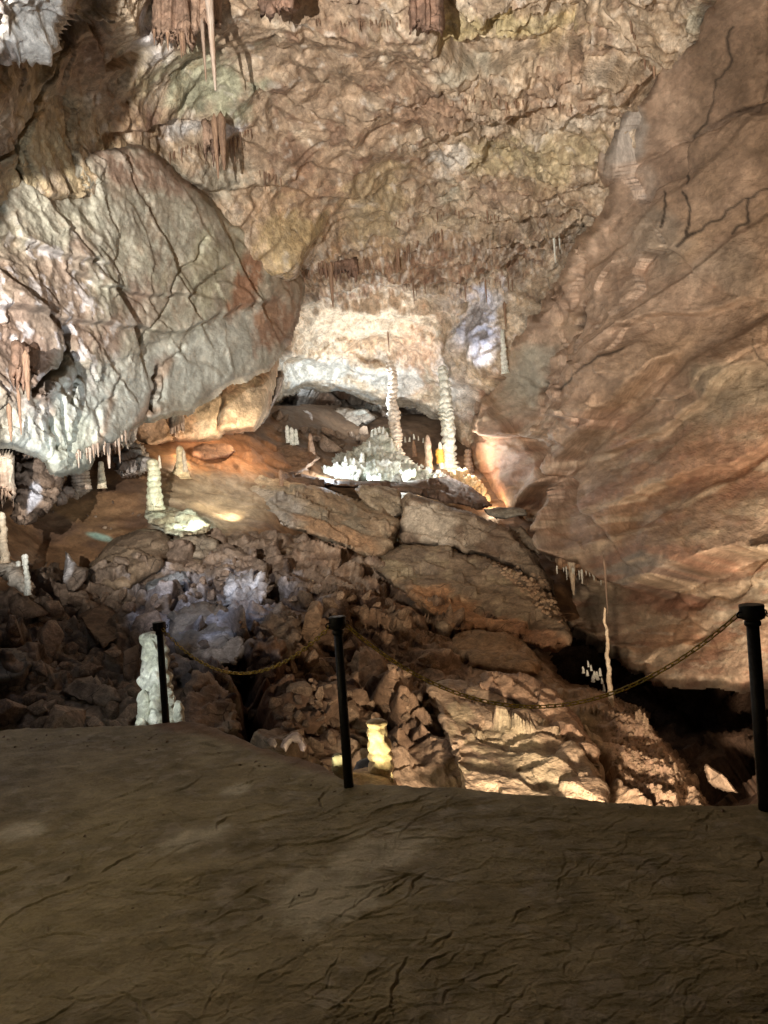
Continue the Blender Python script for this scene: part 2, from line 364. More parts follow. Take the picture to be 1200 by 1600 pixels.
def ceil_paint(P, U, V, h):
    nz = fbm(P, 2.2, 6, 5, .65); n3 = fbm(warp(P, 1.5, 0.8, 33), 1.3, 6, 15, .6); n4 = fbm(P, 5, 3, 25); st = fbm(aniso(P, 52, 6, 0.5), 1, 4, 7)
    C = flat(U, brown)
    C = mixc(C, cream, sstep(-0.05, 0.45, n3)*0.65); C = mixc(C, (.58, .50, .40), sstep(.12, .3, fbm(warp(P, .8, .4, 35), .55, 4, 36))*.55)
    C = mixc(C, (.26, .175, .125), sstep(0.0, 0.5, -n3)*0.6)
    def sp(c, cx, cy, rx, ry, ang=0, k=1.0, na=1.0, soft=0.45):
        nonlocal C
        C = mixc(C, c, np.clip(blob(U, V, cx, cy, rx, ry, ang, soft, nz+0.6*n3, na), 0, 1)*k)
    # brown streaked band up the middle
    sp((.32, .225, .15), 500, 150, 140, 240, 25, .8); C = mixc(C, (.40, .29, .20), sstep(0.05, 0.45, st)*blob(U, V, 520, 170, 200, 260, 20)*0.55)
    C = mixc(C, (.20, .11, .07), sstep(0.1, 0.5, -st)*blob(U, V, 520, 170, 220, 280, 20)*0.6)
    # grey green lens, white calcite patches, yellow blocks
    sp((.34, .34, .24), 320, 140, 105, 48, 8, .9); sp((.62, .60, .60), 240, 80, 26, 26, 0, .8); sp((.70, .70, .74), 225, 45, 12, 24, 0, .9)
    sp((.62, .60, .58), 300, 208, 55, 16, 8, .85); sp((.30, .18, .14), 225, 190, 45, 35, 0, .8); sp((.60, .58, .60), 375, 205, 20, 8, 10, .7)
    sp((.36, .35, .28), 320, 285, 90, 30, -10, .6); sp((.46, .29, .17), 450, 340, 110, 55, 20, .5); sp((.44, .36, .18), 440, 360, 60, 35, 20, .5); sp(yel, 590, 330, 55, 60, 40, .55)
    sp((.46, .38, .20), 790, 45, 90, 26, -3, .75); sp((.46, .42, .33), 740, 90, 80, 14, 5, .8); sp(yel, 770, 245, 60, 28, 5, .7); sp(yel, 855, 240, 60, 45, 5, .7)
    sp((.62, .58, .52), 700, 255, 22, 26, 0, .9); sp((.42, .41, .33), 705, 310, 20, 20, 0, .8); sp((.55, .50, .42), 900, 180, 55, 14, 15, .7); sp(cream, 760, 320, 70, 25, 0, .5)
    sp((.29, .19, .13), 860, 130, 80, 45, 0, .5); sp((.27, .18, .12), 640, 100, 35, 90, 10, .6); sp((.28, .17, .12), 820, 290, 60, 18, 0, .4); sp((.29, .19, .13), 690, 150, 80, 40, 0, .45)
    sp((.40, .38, .30), 1085, 20, 18, 30, 0, .8)
    # alcove wall under the fringe
    sp((.60, .47, .34), 580, 500, 150, 45, 0, .85); sp((.55, .36, .22), 555, 545, 55, 22, 20, .7); sp((.66, .64, .58), 500, 575, 70, 26, 6, .9); sp((.55, .30, .18), 660, 560, 35, 50, 0, .45)
    sp((.60, .60, .56), 590, 595, 60, 22, 5, .7); sp((.62, .45, .30), 500, 545, 60, 14, 0, .5)
    sp((.66, .66, .70), 760, 500, 26, 50, -15, .8); sp((.60, .55, .50), 720, 580, 30, 60, 0, .6); sp((.62, .55, .48), 730, 620, 32, 40, 0, .6)
    sp((.16, .15, .16), 750, 520, 20, 22, 30, .6); sp((.32, .19, .12), 680, 400, 120, 30, 0, .4); sp((.36, .20, .12), 790, 700, 60, 60, 0, .8)
    sp((.50, .42, .30), 690, 350, 50, 14, -12, .5)
    fr = fbm(aniso(P, 92, 3.2, 0.16, 0.7), 1, 3, 17); C = mixc(C, (.24, .13, .085), sstep(0.0, .35, fr)*blob(U, V, 640, 425, 230, 42, 4, .3)*.65)
    C = mixc(C, (.60, .55, .5), sstep(0.15, .4, -fr)*blob(U, V, 640, 415, 260, 50, 4, .3)*.6)
    # shaded left corner is tan with brown
    sp((.34, .26, .15), 90, 180, 150, 130, 0, .75); sp((.26, .16, .10), 150, 130, 40, 90, 30, .6); sp((.24, .15, .10), 150, 30, 30, 60, 0, .7)
    sp((.62, .58, .54), 40, 20, 55, 50, 0, .9, .4); sp((.38, .32, .2), 60, 240, 60, 40, 0, .6)
    veins = 1-sstep(0.0, 0.06, np.abs(fbm(warp(P, 2, 1.0, 44), 1.4, 4, 55))); C = mixc(C, (.16, .10, .07), veins*sstep(-.1, .3, n4)*0.55)
    spk = sstep(.45, .6, fbm(P, .5, 3, 77)); C = mixc(C, (.62, .57, .50), spk*.4)
    return C*(1+0.15*fbm(P, .25, 2, 88))[..., None]
ceiling = sheet('cave_ceiling', ceil_poly, ceil_ctrl, 2.3, ceil_disp, ceil_paint, M_rock, (16, 0.8), 12, 3.5, 6, 2.0, bbox=(-480, -400, 1480, 900))
tag(ceiling, kind='structure')

# ================================================================= recess behind the alcove, and the far dark shell
def rec_disp(P, U, V):
    fc, e, _ = facets(warp(P, 2, 0.7, 3), 3.4, 0.8, 4); fc2, e2, _ = facets(P, 1.2, 0.8, 7)
    return fc*1.3+fc2*0.6+0.25*crack(e, .1)+0.15*fbm(P, .6, 3, 2)
def rec_paint(P, U, V, h):
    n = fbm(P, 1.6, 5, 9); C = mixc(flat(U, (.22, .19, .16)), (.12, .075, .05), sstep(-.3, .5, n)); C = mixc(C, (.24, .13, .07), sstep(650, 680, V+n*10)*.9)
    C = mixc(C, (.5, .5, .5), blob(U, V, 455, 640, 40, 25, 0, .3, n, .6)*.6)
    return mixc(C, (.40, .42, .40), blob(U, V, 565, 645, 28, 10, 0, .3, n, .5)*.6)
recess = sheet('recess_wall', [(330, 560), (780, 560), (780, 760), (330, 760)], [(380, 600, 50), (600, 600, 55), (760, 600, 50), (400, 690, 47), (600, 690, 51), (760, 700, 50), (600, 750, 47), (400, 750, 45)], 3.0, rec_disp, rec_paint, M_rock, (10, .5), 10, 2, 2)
tag(recess, kind='structure')

# ================================================================= left slab
ls_poly = [(-500, 150), (-200, 240), (0, 285), (20, 282), (60, 278), (110, 262), (150, 240), (220, 232), (262, 262), (310, 305), (385, 368), (440, 412), (468, 436), (466, 470), (452, 515), (440, 548), (418, 572), (385, 588), (345, 602), (322, 622), (300, 640),
           (262, 650), (225, 655), (200, 672), (192, 690), (165, 690), (148, 700), (132, 722), (108, 738), (85, 736), (78, 716), (45, 700), (20, 690), (-60, 680), (-500, 760)]
ls_ctrl = [(-500, 150, 9.5), (-500, 700, 8.5), (0, 290, 15), (230, 240, 20.2), (385, 368, 26.5), (468, 440, 31), (440, 548, 29), (345, 602, 25), (230, 655, 20.5), (100, 735, 16), (0, 690, 13.5), (250, 450, 21), (100, 500, 16.2)]
def ls_disp(P, U, V):
    W = warp(P, 2.2, 0.6, 131); nz = fbm(P, 2, 3, 5)
    up = sstep(-60, 60, (540-V)-(U-250)*0.3+nz*30)          # upper part: long striations
    lf = 1-sstep(120, 260, U+(V-500)*0.2+nz*40)
    h = 0.25*fbm(P, 5, 3, 101)+0.05*fbm(W, 1.5, 5, 102)+(.04+.32*up)*saw(P, 64, 1.7, .30, 183, 0.0, 6, .05)+(.02+.12*up)*saw(P, 55, .6, .5, 184, 0, 2.5, .10)*.15+.12*saw(P, 25, 2.6, .8, 185, .8, 3.5, .06)
    st = fbm(aniso(W, 68, 4.5, 0.42, 2), 1, 4, 103); h += (0.01+0.03*up)*st
    st2 = fbm(aniso(W, 50, 4, 0.8, 2), 1, 3, 113); h += 0.07*terrace(st2, 2.0, 0.06)
    fc, e, _ = facets(warp(P, 1, 0.5, 161), 1.7, 0.35, 109); h += (0.0+0.36*lf)*fc
    h += 0.10*lf*ridged(P, 0.7, 4, 114)+0.015*fbm(P, .25, 3, 119)
    def gr(line, w, d, s=1):
        nonlocal h
        c = polysd(U, V, fract_line(line, .18, 3, s, False), False)+fbm(P, .5, 2, 7)*1.2; h = h-d*np.exp(-(c/w)**2)
    gr([(255, 575), (250, 610), (243, 640)], 3, 1.6, 2); gr([(110, 510), (105, 555), (70, 600), (50, 615)], 3.5, 1.3, 4)
    gr([(200, 690), (235, 640), (275, 560), (290, 540)], 3, .18, 5); gr([(165, 690), (150, 640), (190, 590)], 3, .15, 8); gr([(318, 372), (262, 455), (222, 540)], 2.2, .25, 9)
    gr([(88, 700), (80, 660), (75, 640)], 3, .3, 10)
    def ledge(line, amt, w, s=1):
        nonlocal h
        q, fd = side(U, V, fract_line(line, .1, 3, s, False)); q = q+fbm(P, .8, 3, 171)*6; h = h+amt*(sstep(-w, w, -q)-0.5)*np.exp(-(q/(w*18))**2)*fd
    ledge([(0, 372), (50, 385), (110, 400), (150, 405)], 0.3, 3); ledge([(130, 430), (180, 450), (300, 455), (340, 420)], .35, 3, 2); ledge([(0, 480), (120, 505), (260, 520), (420, 470)], .4, 4, 3)
    ledge([(55, 640), (100, 600), (190, 560), (300, 520), (440, 470)], .12, 4, 4)
    return h
def ls_paint(P, U, V, h):
    n = fbm(P, 1.6, 5, 105); n3 = fbm(warp(P, 1.2, .6, 133), .9, 5, 115); st = fbm(aniso(P, 65, 4, 0.35), 1, 4, 103)
    C = mixc(flat(U, (.33, .31, .245)), (.26, .22, .165), sstep(-.1, .4, n3)*.7); C = mixc(C, (.42, .40, .31), sstep(0, .5, -n)*.6)
    C = mixc(C, (.23, .17, .12), sstep(.12, .45, st)*.55)
    def sp(c, cx, cy, rx, ry, ang=0, k=1.0, na=1.0, soft=0.45):
        nonlocal C
        C = mixc(C, c, blob(U, V, cx, cy, rx, ry, ang, soft, n+0.5*n3, na)*k)
    sp((.44, .45, .40), 300, 570, 190, 55, 28, .9, .5); sp((.46, .48, .44), 120, 640, 110, 60, 20, .9, .5); sp((.40, .42, .35), 110, 690, 40, 45, 0, .9, .4); sp((.40, .38, .26), 330, 430, 60, 60, 30, .5)
    sp((.30, .165, .10), 385, 440, 22, 60, -30, .95, .9); sp((.28, .16, .10), 440, 500, 32, 50, -30, .9, .9); sp((.34, .22, .14), 450, 450, 30, 40, -30, .5)
    sp((.25, .18, .14), 60, 500, 120, 80, 0, .8); sp((.22, .15, .115), 20, 560, 60, 70, 0, .7); sp((.28, .2, .15), 200, 500, 70, 25, 15, .5); sp((.27, .18, .13), 225, 265, 90, 35, -20, .85); sp((.28, .21, .16), 30, 420, 60, 30, 0, .6)
    fl = sstep(.18, .34, fbm(P, .42, 4, 177)); C = mixc(C, (.62, .60, .68), fl*blob(U, V, 50, 500, 130, 130, 0, .4)*.55); C = mixc(C, (.5, .46, .38), fl*.35)
    for (a, b) in (((200, 690), (275, 560)), ((150, 700), (175, 620)), ((235, 645), (250, 640))):
        c = polysd(U, V, [a, b], False); C = mixc(C, (.28, .19, .13), np.exp(-((c+n*6)/7)**2)*.8)
    vein = 1-sstep(0, .05, np.abs(fbm(warp(P, 1.6, .8, 144), 1.2, 4, 155))); C = mixc(C, (.20, .15, .11), vein*.08)
    return C*(1+.12*fbm(P, .2, 2, 88))[..., None]
lslab = sheet('left_wall', ls_poly, ls_ctrl, 1.9, ls_disp, ls_paint, M_smooth, (8, .2), 8, 1.3, 7, 1.3, bbox=(-480, 100, 600, 800), seed=5, domf=lambda U, V, D: unproj(U, V, 17+(D-17)*.35))
tag(lslab, kind='structure')

# orange-lit wall under it
def ow_disp(P, U, V):
    h = .25*fbm(P, 3, 4, 201)+.15*terrace(fbm(aniso(P, 70, 3, .8), 1, 3, 203), 3, .1)
    for i, ln in enumerate(([(352, 598), (350, 630), (342, 675)], [(262, 650), (275, 690)], [(213, 655), (230, 700)])):
        c = polysd(U, V, fract_line(ln, .15, 3, i, False), False); h = h-.6*np.exp(-(c/2.4)**2)
    return h
def ow_paint(P, U, V, h):
    n = fbm(P, 1.5, 5, 205); C = mixc(flat(U, (.52, .40, .27)), (.42, .25, .15), sstep(-.2, .4, n)*.7); return mixc(C, (.42, .30, .22), 1-sstep(255, 275, U+n*10))
ow = sheet('undercut_wall', [(150, 600), (300, 560), (430, 540), (424, 600), (414, 640), (396, 668), (350, 672), (340, 682), (300, 688), (262, 692), (240, 702), (210, 700), (150, 690)], [(150, 650, 28), (300, 690, 30), (420, 640, 33), (300, 600, 31), (420, 560, 35)], 2.2, ow_disp, ow_paint, M_rock, (12, .6), 8, 1.5, 2, seed=8)
tag(ow, kind='structure')

# ================================================================= right wall
rw_poly = [(1560, -440), (1300, -440), (1190, -150), (1150, -30), (1108, 30), (1062, 82), (1022, 130), (985, 175), (962, 205), (948, 250), (955, 300), (938, 345), (905, 385), (880, 430), (858, 478), (835, 520), (800, 552), (782, 580), (772, 620), (757, 650), (745, 700), (752, 745), (782, 790), (815, 800),
           (845, 822), (862, 850), (878, 868), (885, 900), (900, 902), (920, 893), (890, 925), (868, 945), (882, 968), (905, 990), (940, 1005), (975, 1030), (1010, 1042), (1060, 1060), (1120, 1064), (1200, 1070), (1300, 1090), (1560, 1120)]
rw_ctrl = [(1560, -440, 8), (1300, -440, 10), (1150, -30, 14), (1062, 82, 18), (962, 205, 22.5), (945, 320, 24.5), (880, 430, 28.5), (800, 552, 38), (745, 700, 44), (790, 790, 39), (862, 850, 31), (890, 950, 25), (975, 1030, 19), (1060, 1060, 14.5), (1200, 1070, 12), (1560, 1120, 8.5),
           (1200, 0, 13), (1200, 400, 14), (1200, 800, 13), (1000, 400, 21), (1000, 600, 20.5), (1000, 800, 20), (1000, 950, 18.5), (880, 600, 29), (860, 720, 30), (1560, 400, 8.5), (1560, 800, 8.5), (930, 870, 23)]
shelf = [(880, 880), (935, 885), (965, 912), (1005, 925), (1060, 912), (1080, 895), (1180, 862), (1300, 880), (1560, 900)]
def rw_disp(P, U, V):
    k_ = np.clip(P[..., 1]/18, .6, 1.6); P = unproj(U, V, 18+(1000-U)*.008)   # even detail along the receding wall
    W = warp(P, 2.5, .7, 231); nz = fbm(P, 2, 3, 5)
    up = 1-sstep(330, 430, V-(U-1000)*.1+nz*20)      # smooth big plates above
    cr = blob(U, V, 850, 560, 120, 220, -25, .35, nz, .4) # craggy seam with the alcove
    lo = sstep(860, 900, V)
    P2 = warp(P, 4, .35, 281)
    h = .6*fbm(P, 5, 3, 210)+.20*fbm(P2, 1.8, 5, 211, .55)+(.24-.1*up)*saw(P, 20, 2.6, .5, 283, 0, 5, .06)+.035*lo*saw(P, 8, .6, .5, 284, 0, 2.2, .10)+.12*up*saw(P, 50, 5.0, .4, 285, 0, 5, .04)
    fc, e, _ = facets(warp(P, 1.5, .45, 261), 3.2, .32, 209, .10); h += (.45+.6*up+.7*cr)*fc*.95+(.04+.08*up)*crack(e, .05)
    fc2, e2, _ = facets(warp(P, .8, .4, 262), 1.1, .5, 219, .15); h += (.04+.6*cr)*fc2
    sa = fbm(aniso(P2, 24, 6, 1.4), 1, 3, 213); h += .05*sa
    sb = fbm(aniso(P2, 6, 6, .34), 1, 3, 214); h += (.035*lo)*terrace(sb, 3, .2)
    h += (.05+.14*cr)*ridged(P2, 1.1, 4, 215)+.022*fbm(P, .25, 3, 216)
    def gr(line, w, d, s=1):
        nonlocal h
        c = polysd(U, V, fract_line(line, .14, 3, s, False), False)+fbm(P, .4, 2, 7)*1.0; h = h-d*np.exp(-(c/w)**2)
    gr([(1152, 40), (1142, 95), (1108, 165), (1075, 215), (1068, 250), (1080, 285)], 2.8, .0, 2); gr([(1036, 300), (1042, 335), (1036, 355)], 2.6, .0, 3); gr([(1073, 300), (1075, 370)], 2, .0, 4)
    gr([(1210, 285), (1165, 310), (1120, 345), (1060, 385)], 2.4, .0, 5); gr([(1170, 310), (1165, 345), (1142, 365)], 2.8, .0, 6); gr([(895, 480), (900, 500), (893, 520)], 5, .8, 7); gr([(845, 600), (850, 610)], 4, .6, 8); 
    
    def ledge(line, amt, w, s=1, dec=18):
        nonlocal h
        q, fd = side(U, V, fract_line(line, .08, 3, s, False)); q = q+fbm(P, .8, 3, 271)*7; h = h+amt*(sstep(-w, w, -q)-0.5)*np.exp(-(q/(w*dec))**2)*fd
    ledge(shelf, 2.2, 5, 1, 20); ledge([(960, 700), (1050, 660), (1130, 590), (1200, 560)], .5, 3, 2); ledge([(960, 520), (1050, 490), (1200, 470)], .45, 4, 3); ledge([(1060, 1000), (1100, 960), (1200, 950)], .2, 4, 4); ledge([(1070, 930), (1140, 905), (1200, 900)], .3, 4, 5)
    ledge([(830, 780), (900, 700), (960, 640), (1040, 570)], 1.2, 5, 6); ledge([(760, 620), (830, 700), (880, 760)], -.5, 5, 7); ledge([(1000, 780), (1080, 745), (1200, 700)], .5, 3, 8)
    h += .8*np.exp(-((polysd(U, V, [(880, 800), (895, 860), (920, 900)], False))/14)**2)
    return h*k_
def rw_paint(P, U, V, h):
    P = unproj(U, V, 18+(1000-U)*.008)
    n = fbm(P, 1.8, 5, 205); n3 = fbm(warp(P, 1.5, .7, 233), 1.0, 5, 215); sa = fbm(aniso(warp(P, 4, .5, 281), 14, 7, .35), 1, 4, 223)
    C = mixc(flat(U, (.47, .345, .255)), (.36, .25, .18), sstep(-.1, .5, n3)*.7); C = mixc(C, (.43, .31, .20), sstep(0, .5, -n)*.55)
    def sp(c, cx, cy, rx, ry, ang=0, k=1.0, na=1.0, soft=0.45):
        nonlocal C
        C = mixc(C, c, blob(U, V, cx, cy, rx, ry, ang, soft, n+0.5*n3, na)*k)
    sp((.25, .175, .12), 1150, 150, 120, 180, 30, .8); sp((.27, .19, .14), 1010, 250, 60, 90, 20, .5); sp((.34, .32, .29), 980, 230, 25, 60, 10, .7); sp((.40, .33, .27), 1050, 90, 25, 40, 0, .6); sp((.30, .26, .21), 1000, 390, 50, 40, 20, .6)  # first patch: upper right painted darker for its weaker light
    sp((.30, .27, .22), 1150, 430, 60, 50, 0, .4); sp((.38, .26, .17), 1000, 560, 100, 70, 20, .5); sp((.40, .36, .28), 1180, 610, 110, 50, 25, .7); sp((.42, .40, .33), 820, 590, 30, 45, -20, .9); sp((.50, .44, .34), 800, 650, 26, 45, 0, .6); sp((.34, .19, .11), 770, 720, 45, 70, 0, .8)
    sp((.46, .27, .18), 1120, 720, 130, 50, 15, .6); sp((.42, .24, .14), 1050, 800, 140, 50, 8, .5); sp((.34, .18, .09), 820, 780, 60, 60, 0, .6); sp((.30, .28, .25), 1010, 900, 90, 28, 0, .8); sp((.44, .26, .16), 1050, 980, 150, 40, 0, .6); sp((.46, .40, .31), 920, 950, 60, 40, 0, .6); sp((.26, .15, .11), 1080, 920, 60, 22, 10, .6)
    sp((.48, .46, .38), 1170, 930, 60, 28, 25, .6); sp((.58, .48, .38), 885, 880, 22, 35, 10, .6)
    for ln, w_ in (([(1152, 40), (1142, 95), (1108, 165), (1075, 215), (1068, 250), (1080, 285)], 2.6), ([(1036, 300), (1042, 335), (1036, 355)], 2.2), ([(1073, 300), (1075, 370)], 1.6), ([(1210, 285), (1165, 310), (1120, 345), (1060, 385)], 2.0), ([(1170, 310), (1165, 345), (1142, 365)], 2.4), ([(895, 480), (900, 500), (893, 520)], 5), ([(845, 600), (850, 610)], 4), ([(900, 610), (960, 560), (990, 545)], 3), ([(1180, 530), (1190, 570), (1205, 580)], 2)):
        c_ = polysd(U, V, fract_line(ln, .14, 3, {2.6: 2, 2.2: 3, 1.6: 4, 2.0: 5, 2.4: 6, 5: 7, 4: 8, 3: 11, 2: 12}[w_], False), False)+n*1.2; C = mixc(C, (.035, .025, .018), np.exp(-(c_/(w_*.8*(1+.5*n3)))**2)*.95)  # shade of the deep fissures painted as dark lines
    C = mixc(C, (.62, .50, .37), sstep(.15, .4, sa)*sstep(560, 740, V)*.75); C = mixc(C, (.36, .19, .13), sstep(.15, .45, -sa)*sstep(560, 760, V)*.6)
    fine = fbm(aniso(P, 2, 6, .13), 1, 3, 243); C = mixc(C, (.60, .50, .40), sstep(.3, .5, fine)*sstep(930, 960, V)*.6)
    vein = 1-sstep(0, .04, np.abs(fbm(warp(P, 2, .9, 244), 1.6, 4, 255))); C = mixc(C, (.16, .10, .07), vein*.15)
    return C*(1+.12*fbm(P, .2, 2, 88))[..., None]
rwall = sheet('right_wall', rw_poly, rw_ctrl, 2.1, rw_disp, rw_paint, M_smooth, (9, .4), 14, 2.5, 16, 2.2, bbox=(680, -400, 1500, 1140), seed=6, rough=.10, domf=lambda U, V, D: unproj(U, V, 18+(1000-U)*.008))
tag(rwall, kind='structure')

# ================================================================= the pit below the right wall
def pit_disp(P, U, V):
    fc, e, _ = facets(warp(P, 1.5, .6, 3), 2.2, .7, 34); return fc+.5*fbm(P, 2.5, 4, 36)+.12*fbm(P, .5, 3, 37)
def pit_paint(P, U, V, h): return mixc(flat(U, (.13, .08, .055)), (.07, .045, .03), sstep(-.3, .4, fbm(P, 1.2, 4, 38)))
pit = sheet('pit_wall', [(700, 780), (1000, 860), (1500, 900), (1560, 1500), (560, 1500), (600, 900)], [(720, 800, 40), (900, 940, 32), (1000, 1060, 27), (1200, 1080, 20), (1500, 1000, 14), (1200, 1300, 11), (1500, 1480, 7), (700, 1480, 12), (650, 900, 34), (950, 1200, 22)], 4, pit_disp, pit_paint, M_rock, (10, .5), 10, 1, 2)
tag(pit, kind='structure')
# ================================================================= mud slope at the left and the terrace of columns
mud_ctrl = [(-100, 860, 17), (60, 850, 21), (60, 770, 23), (200, 740, 26), (300, 700, 30), (430, 650, 41), (500, 650, 45), (700, 670, 49), (350, 790, 26), (240, 850, 22), (430, 800, 27), (480, 770, 33), (600, 770, 36), (760, 800, 38), (600, 730, 41), (850, 900, 28), (200, 960, 19), (-100, 1000, 14)]
def mud_disp(P, U, V):
    r = fbm(aniso(warp(P, 2, .5, 41), -12, 3.5, .30), 1, 3, 303)
    mR = blob(U, V, 350, 770, 110, 70, 0, .4)
    fc, e, _ = facets(warp(P, 1.2, .4, 3), 1.7, .5, 304)
    mT = blob(U, V, 560, 720, 240, 60, 0, .3)
    return .35*fbm(P, 4, 3, 301)+.06*fbm(P, .8, 4, 302)+.16*mR*np.abs(r)+mT*fc*.35+.12*fbm(P, 1.2, 3, 33)+np.where(U > 430, .0, .0)
def mud_paint(P, U, V, h):
    n = fbm(P, 1.5, 5, 305); C = mixc(flat(U, (.22, .125, .065)), (.16, .095, .06), sstep(-.1, .5, n))
    C = mixc(C, (.40, .19, .09), blob(U, V, 350, 700, 110, 30, -12, .4, n, .5)*.9); C = mixc(C, (.42, .33, .22), blob(U, V, 330, 790, 90, 40, -5, .4, n, .4)*.8); C = mixc(C, (.50, .56, .48), blob(U, V, 280, 822, 45, 16, -10, .4, n, .5)*.9)  # the greenish patch is the pool of light, painted on the mud
    C = mixc(C, (.09, .06, .04), sstep(420, 450, U)*(1-sstep(700, 730, V+n*8))*.8)  # mud inside the recess darkened in colour for its shade
    C = mixc(C, (.5, .47, .42), blob(U, V, 650, 748, 80, 14, 0, .3, n, .8)*.8); C = mixc(C, (.30, .45, .38), blob(U, V, 155, 838, 20, 5, -15, .4, n, .5)*.8)  # the green streak is a lamp's glint painted on the mud
    return C
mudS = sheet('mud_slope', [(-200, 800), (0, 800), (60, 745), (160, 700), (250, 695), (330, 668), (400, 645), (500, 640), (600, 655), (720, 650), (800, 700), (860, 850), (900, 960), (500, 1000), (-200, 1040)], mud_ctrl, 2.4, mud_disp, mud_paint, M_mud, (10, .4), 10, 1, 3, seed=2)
tag(mudS, kind='structure')

# ================================================================= rubble slope
rs_poly = [(-300, 905), (60, 880), (140, 900), (240, 850), (345, 840), (380, 830), (500, 850), (600, 880), (700, 950), (830, 1000), (860, 1050), (880, 1075), (940, 1090), (1000, 1120), (1030, 1165), (1062, 1200), (1095, 1252), (1130, 1330), (1200, 1500), (-300, 1500)]
rs_ctrl = [(-300, 905, 15), (0, 900, 18.5), (240, 860, 21.5), (380, 835, 24), (500, 860, 25), (700, 960, 22), (860, 1050, 18), (960, 1095, 15.5), (1062, 1200, 12), (1100, 1260, 10.5), (-300, 1150, 10), (0, 1140, 11.5), (250, 1130, 12), (450, 1180, 11.5), (600, 1240, 10.5), (800, 1250, 9.8), (1200, 1500, 8), (500, 1500, 8), (-300, 1500, 7.5), (300, 1000, 16.5), (560, 1000, 18), (760, 1100, 14.5)]
def rs_disp(P, U, V):
    W = warp(P, 1.2, .4, 401)
    mR = sstep(640, 760, U+(V-1000)*.2)*sstep(960, 1040, V+(U-800)*.05)
    mG = sstep(930, 990, U-(V-1100)*.25)
    f1, e1, _ = lumps(W, 1.7, .6, 404, .25, .18); f2, e2, _ = lumps(warp(P, .6, .15, 405), .75, .7, 406, .22, .16); f3, e3, _ = lumps(P, .32, .7, 407, .2, .2)
    h = .4*fbm(P, 4, 3, 400)+(1-.75*mR)*f1*1.4+f2*(1.1-.85*mR)+f3*(.8-.65*mR+.5*mG)+(.1+.40*mR)*saw(P, -50, 1.3, .8, 483, .8, 2.2, .08)+.03*fbm(P, .3, 3, 409)
    st = fbm(aniso(W, -48, 3, .5), 1, 4, 411); h += mR*.16*terrace(st, 2.5, .14)+mR*.07*ridged(W, .8, 4, 412)
    h += mG*.10*ridged(P, .22, 3, 415)
    def gr(line, w, d, s=1):
        nonlocal h
        c = polysd(U, V, fract_line(line, .16, 3, s, False), False)+fbm(P, .3, 2, 7)*2; h = h-d*np.exp(-(c/w)**2)
    gr([(845, 1140), (895, 1145), (925, 1185), (950, 1220), (945, 1235)], 7, .7, 2); gr([(925, 1155), (945, 1165)], 7, .5, 3); gr([(750, 1090), (780, 1120), (800, 1150)], 5, .5, 4); gr([(560, 1080), (600, 1130), (640, 1160)], 8, .6, 5); gr([(350, 1030), (385, 1075), (400, 1150)], 16, 1.6, 6); gr([(560, 890), (620, 930), (680, 970)], 10, .9, 7)
    gr([(788, 1205), (805, 1208)], 5, .4, 8)
    return h
def rs_paint(P, U, V, h):
    n = fbm(P, 1.2, 5, 421); n3 = fbm(warp(P, .8, .4, 422), .6, 4, 423); F1, F2, ID, D = worley(warp(P, .6, .2, 405), .62, 406)
    t = (ID & np.uint32(255))/255.0
    C = mixc(flat(U, (.24, .16, .105)), (.15, .095, .065), sstep(-.2, .5, n)); C = mixc(C, (.34, .26, .19), (t > .7)*.5)
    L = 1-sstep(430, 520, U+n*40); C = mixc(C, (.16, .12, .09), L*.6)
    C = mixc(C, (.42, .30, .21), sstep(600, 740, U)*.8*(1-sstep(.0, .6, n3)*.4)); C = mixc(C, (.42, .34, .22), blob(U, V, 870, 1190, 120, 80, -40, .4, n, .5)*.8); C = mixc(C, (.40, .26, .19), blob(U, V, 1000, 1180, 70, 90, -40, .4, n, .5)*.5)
    C = mixc(C, (.14, .075, .045), blob(U, V, 440, 1110, 90, 60, -40, .4, n, .5)*.7); C = mixc(C, (.40, .39, .42), blob(U, V, 330, 980, 110, 70, 0, .3, n+n3, .9)*.45)
    return C*(1+.15*fbm(P, .15, 2, 88))[..., None]
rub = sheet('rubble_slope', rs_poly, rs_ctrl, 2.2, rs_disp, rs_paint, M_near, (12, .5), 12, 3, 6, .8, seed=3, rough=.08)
tag(rub, kind='structure')

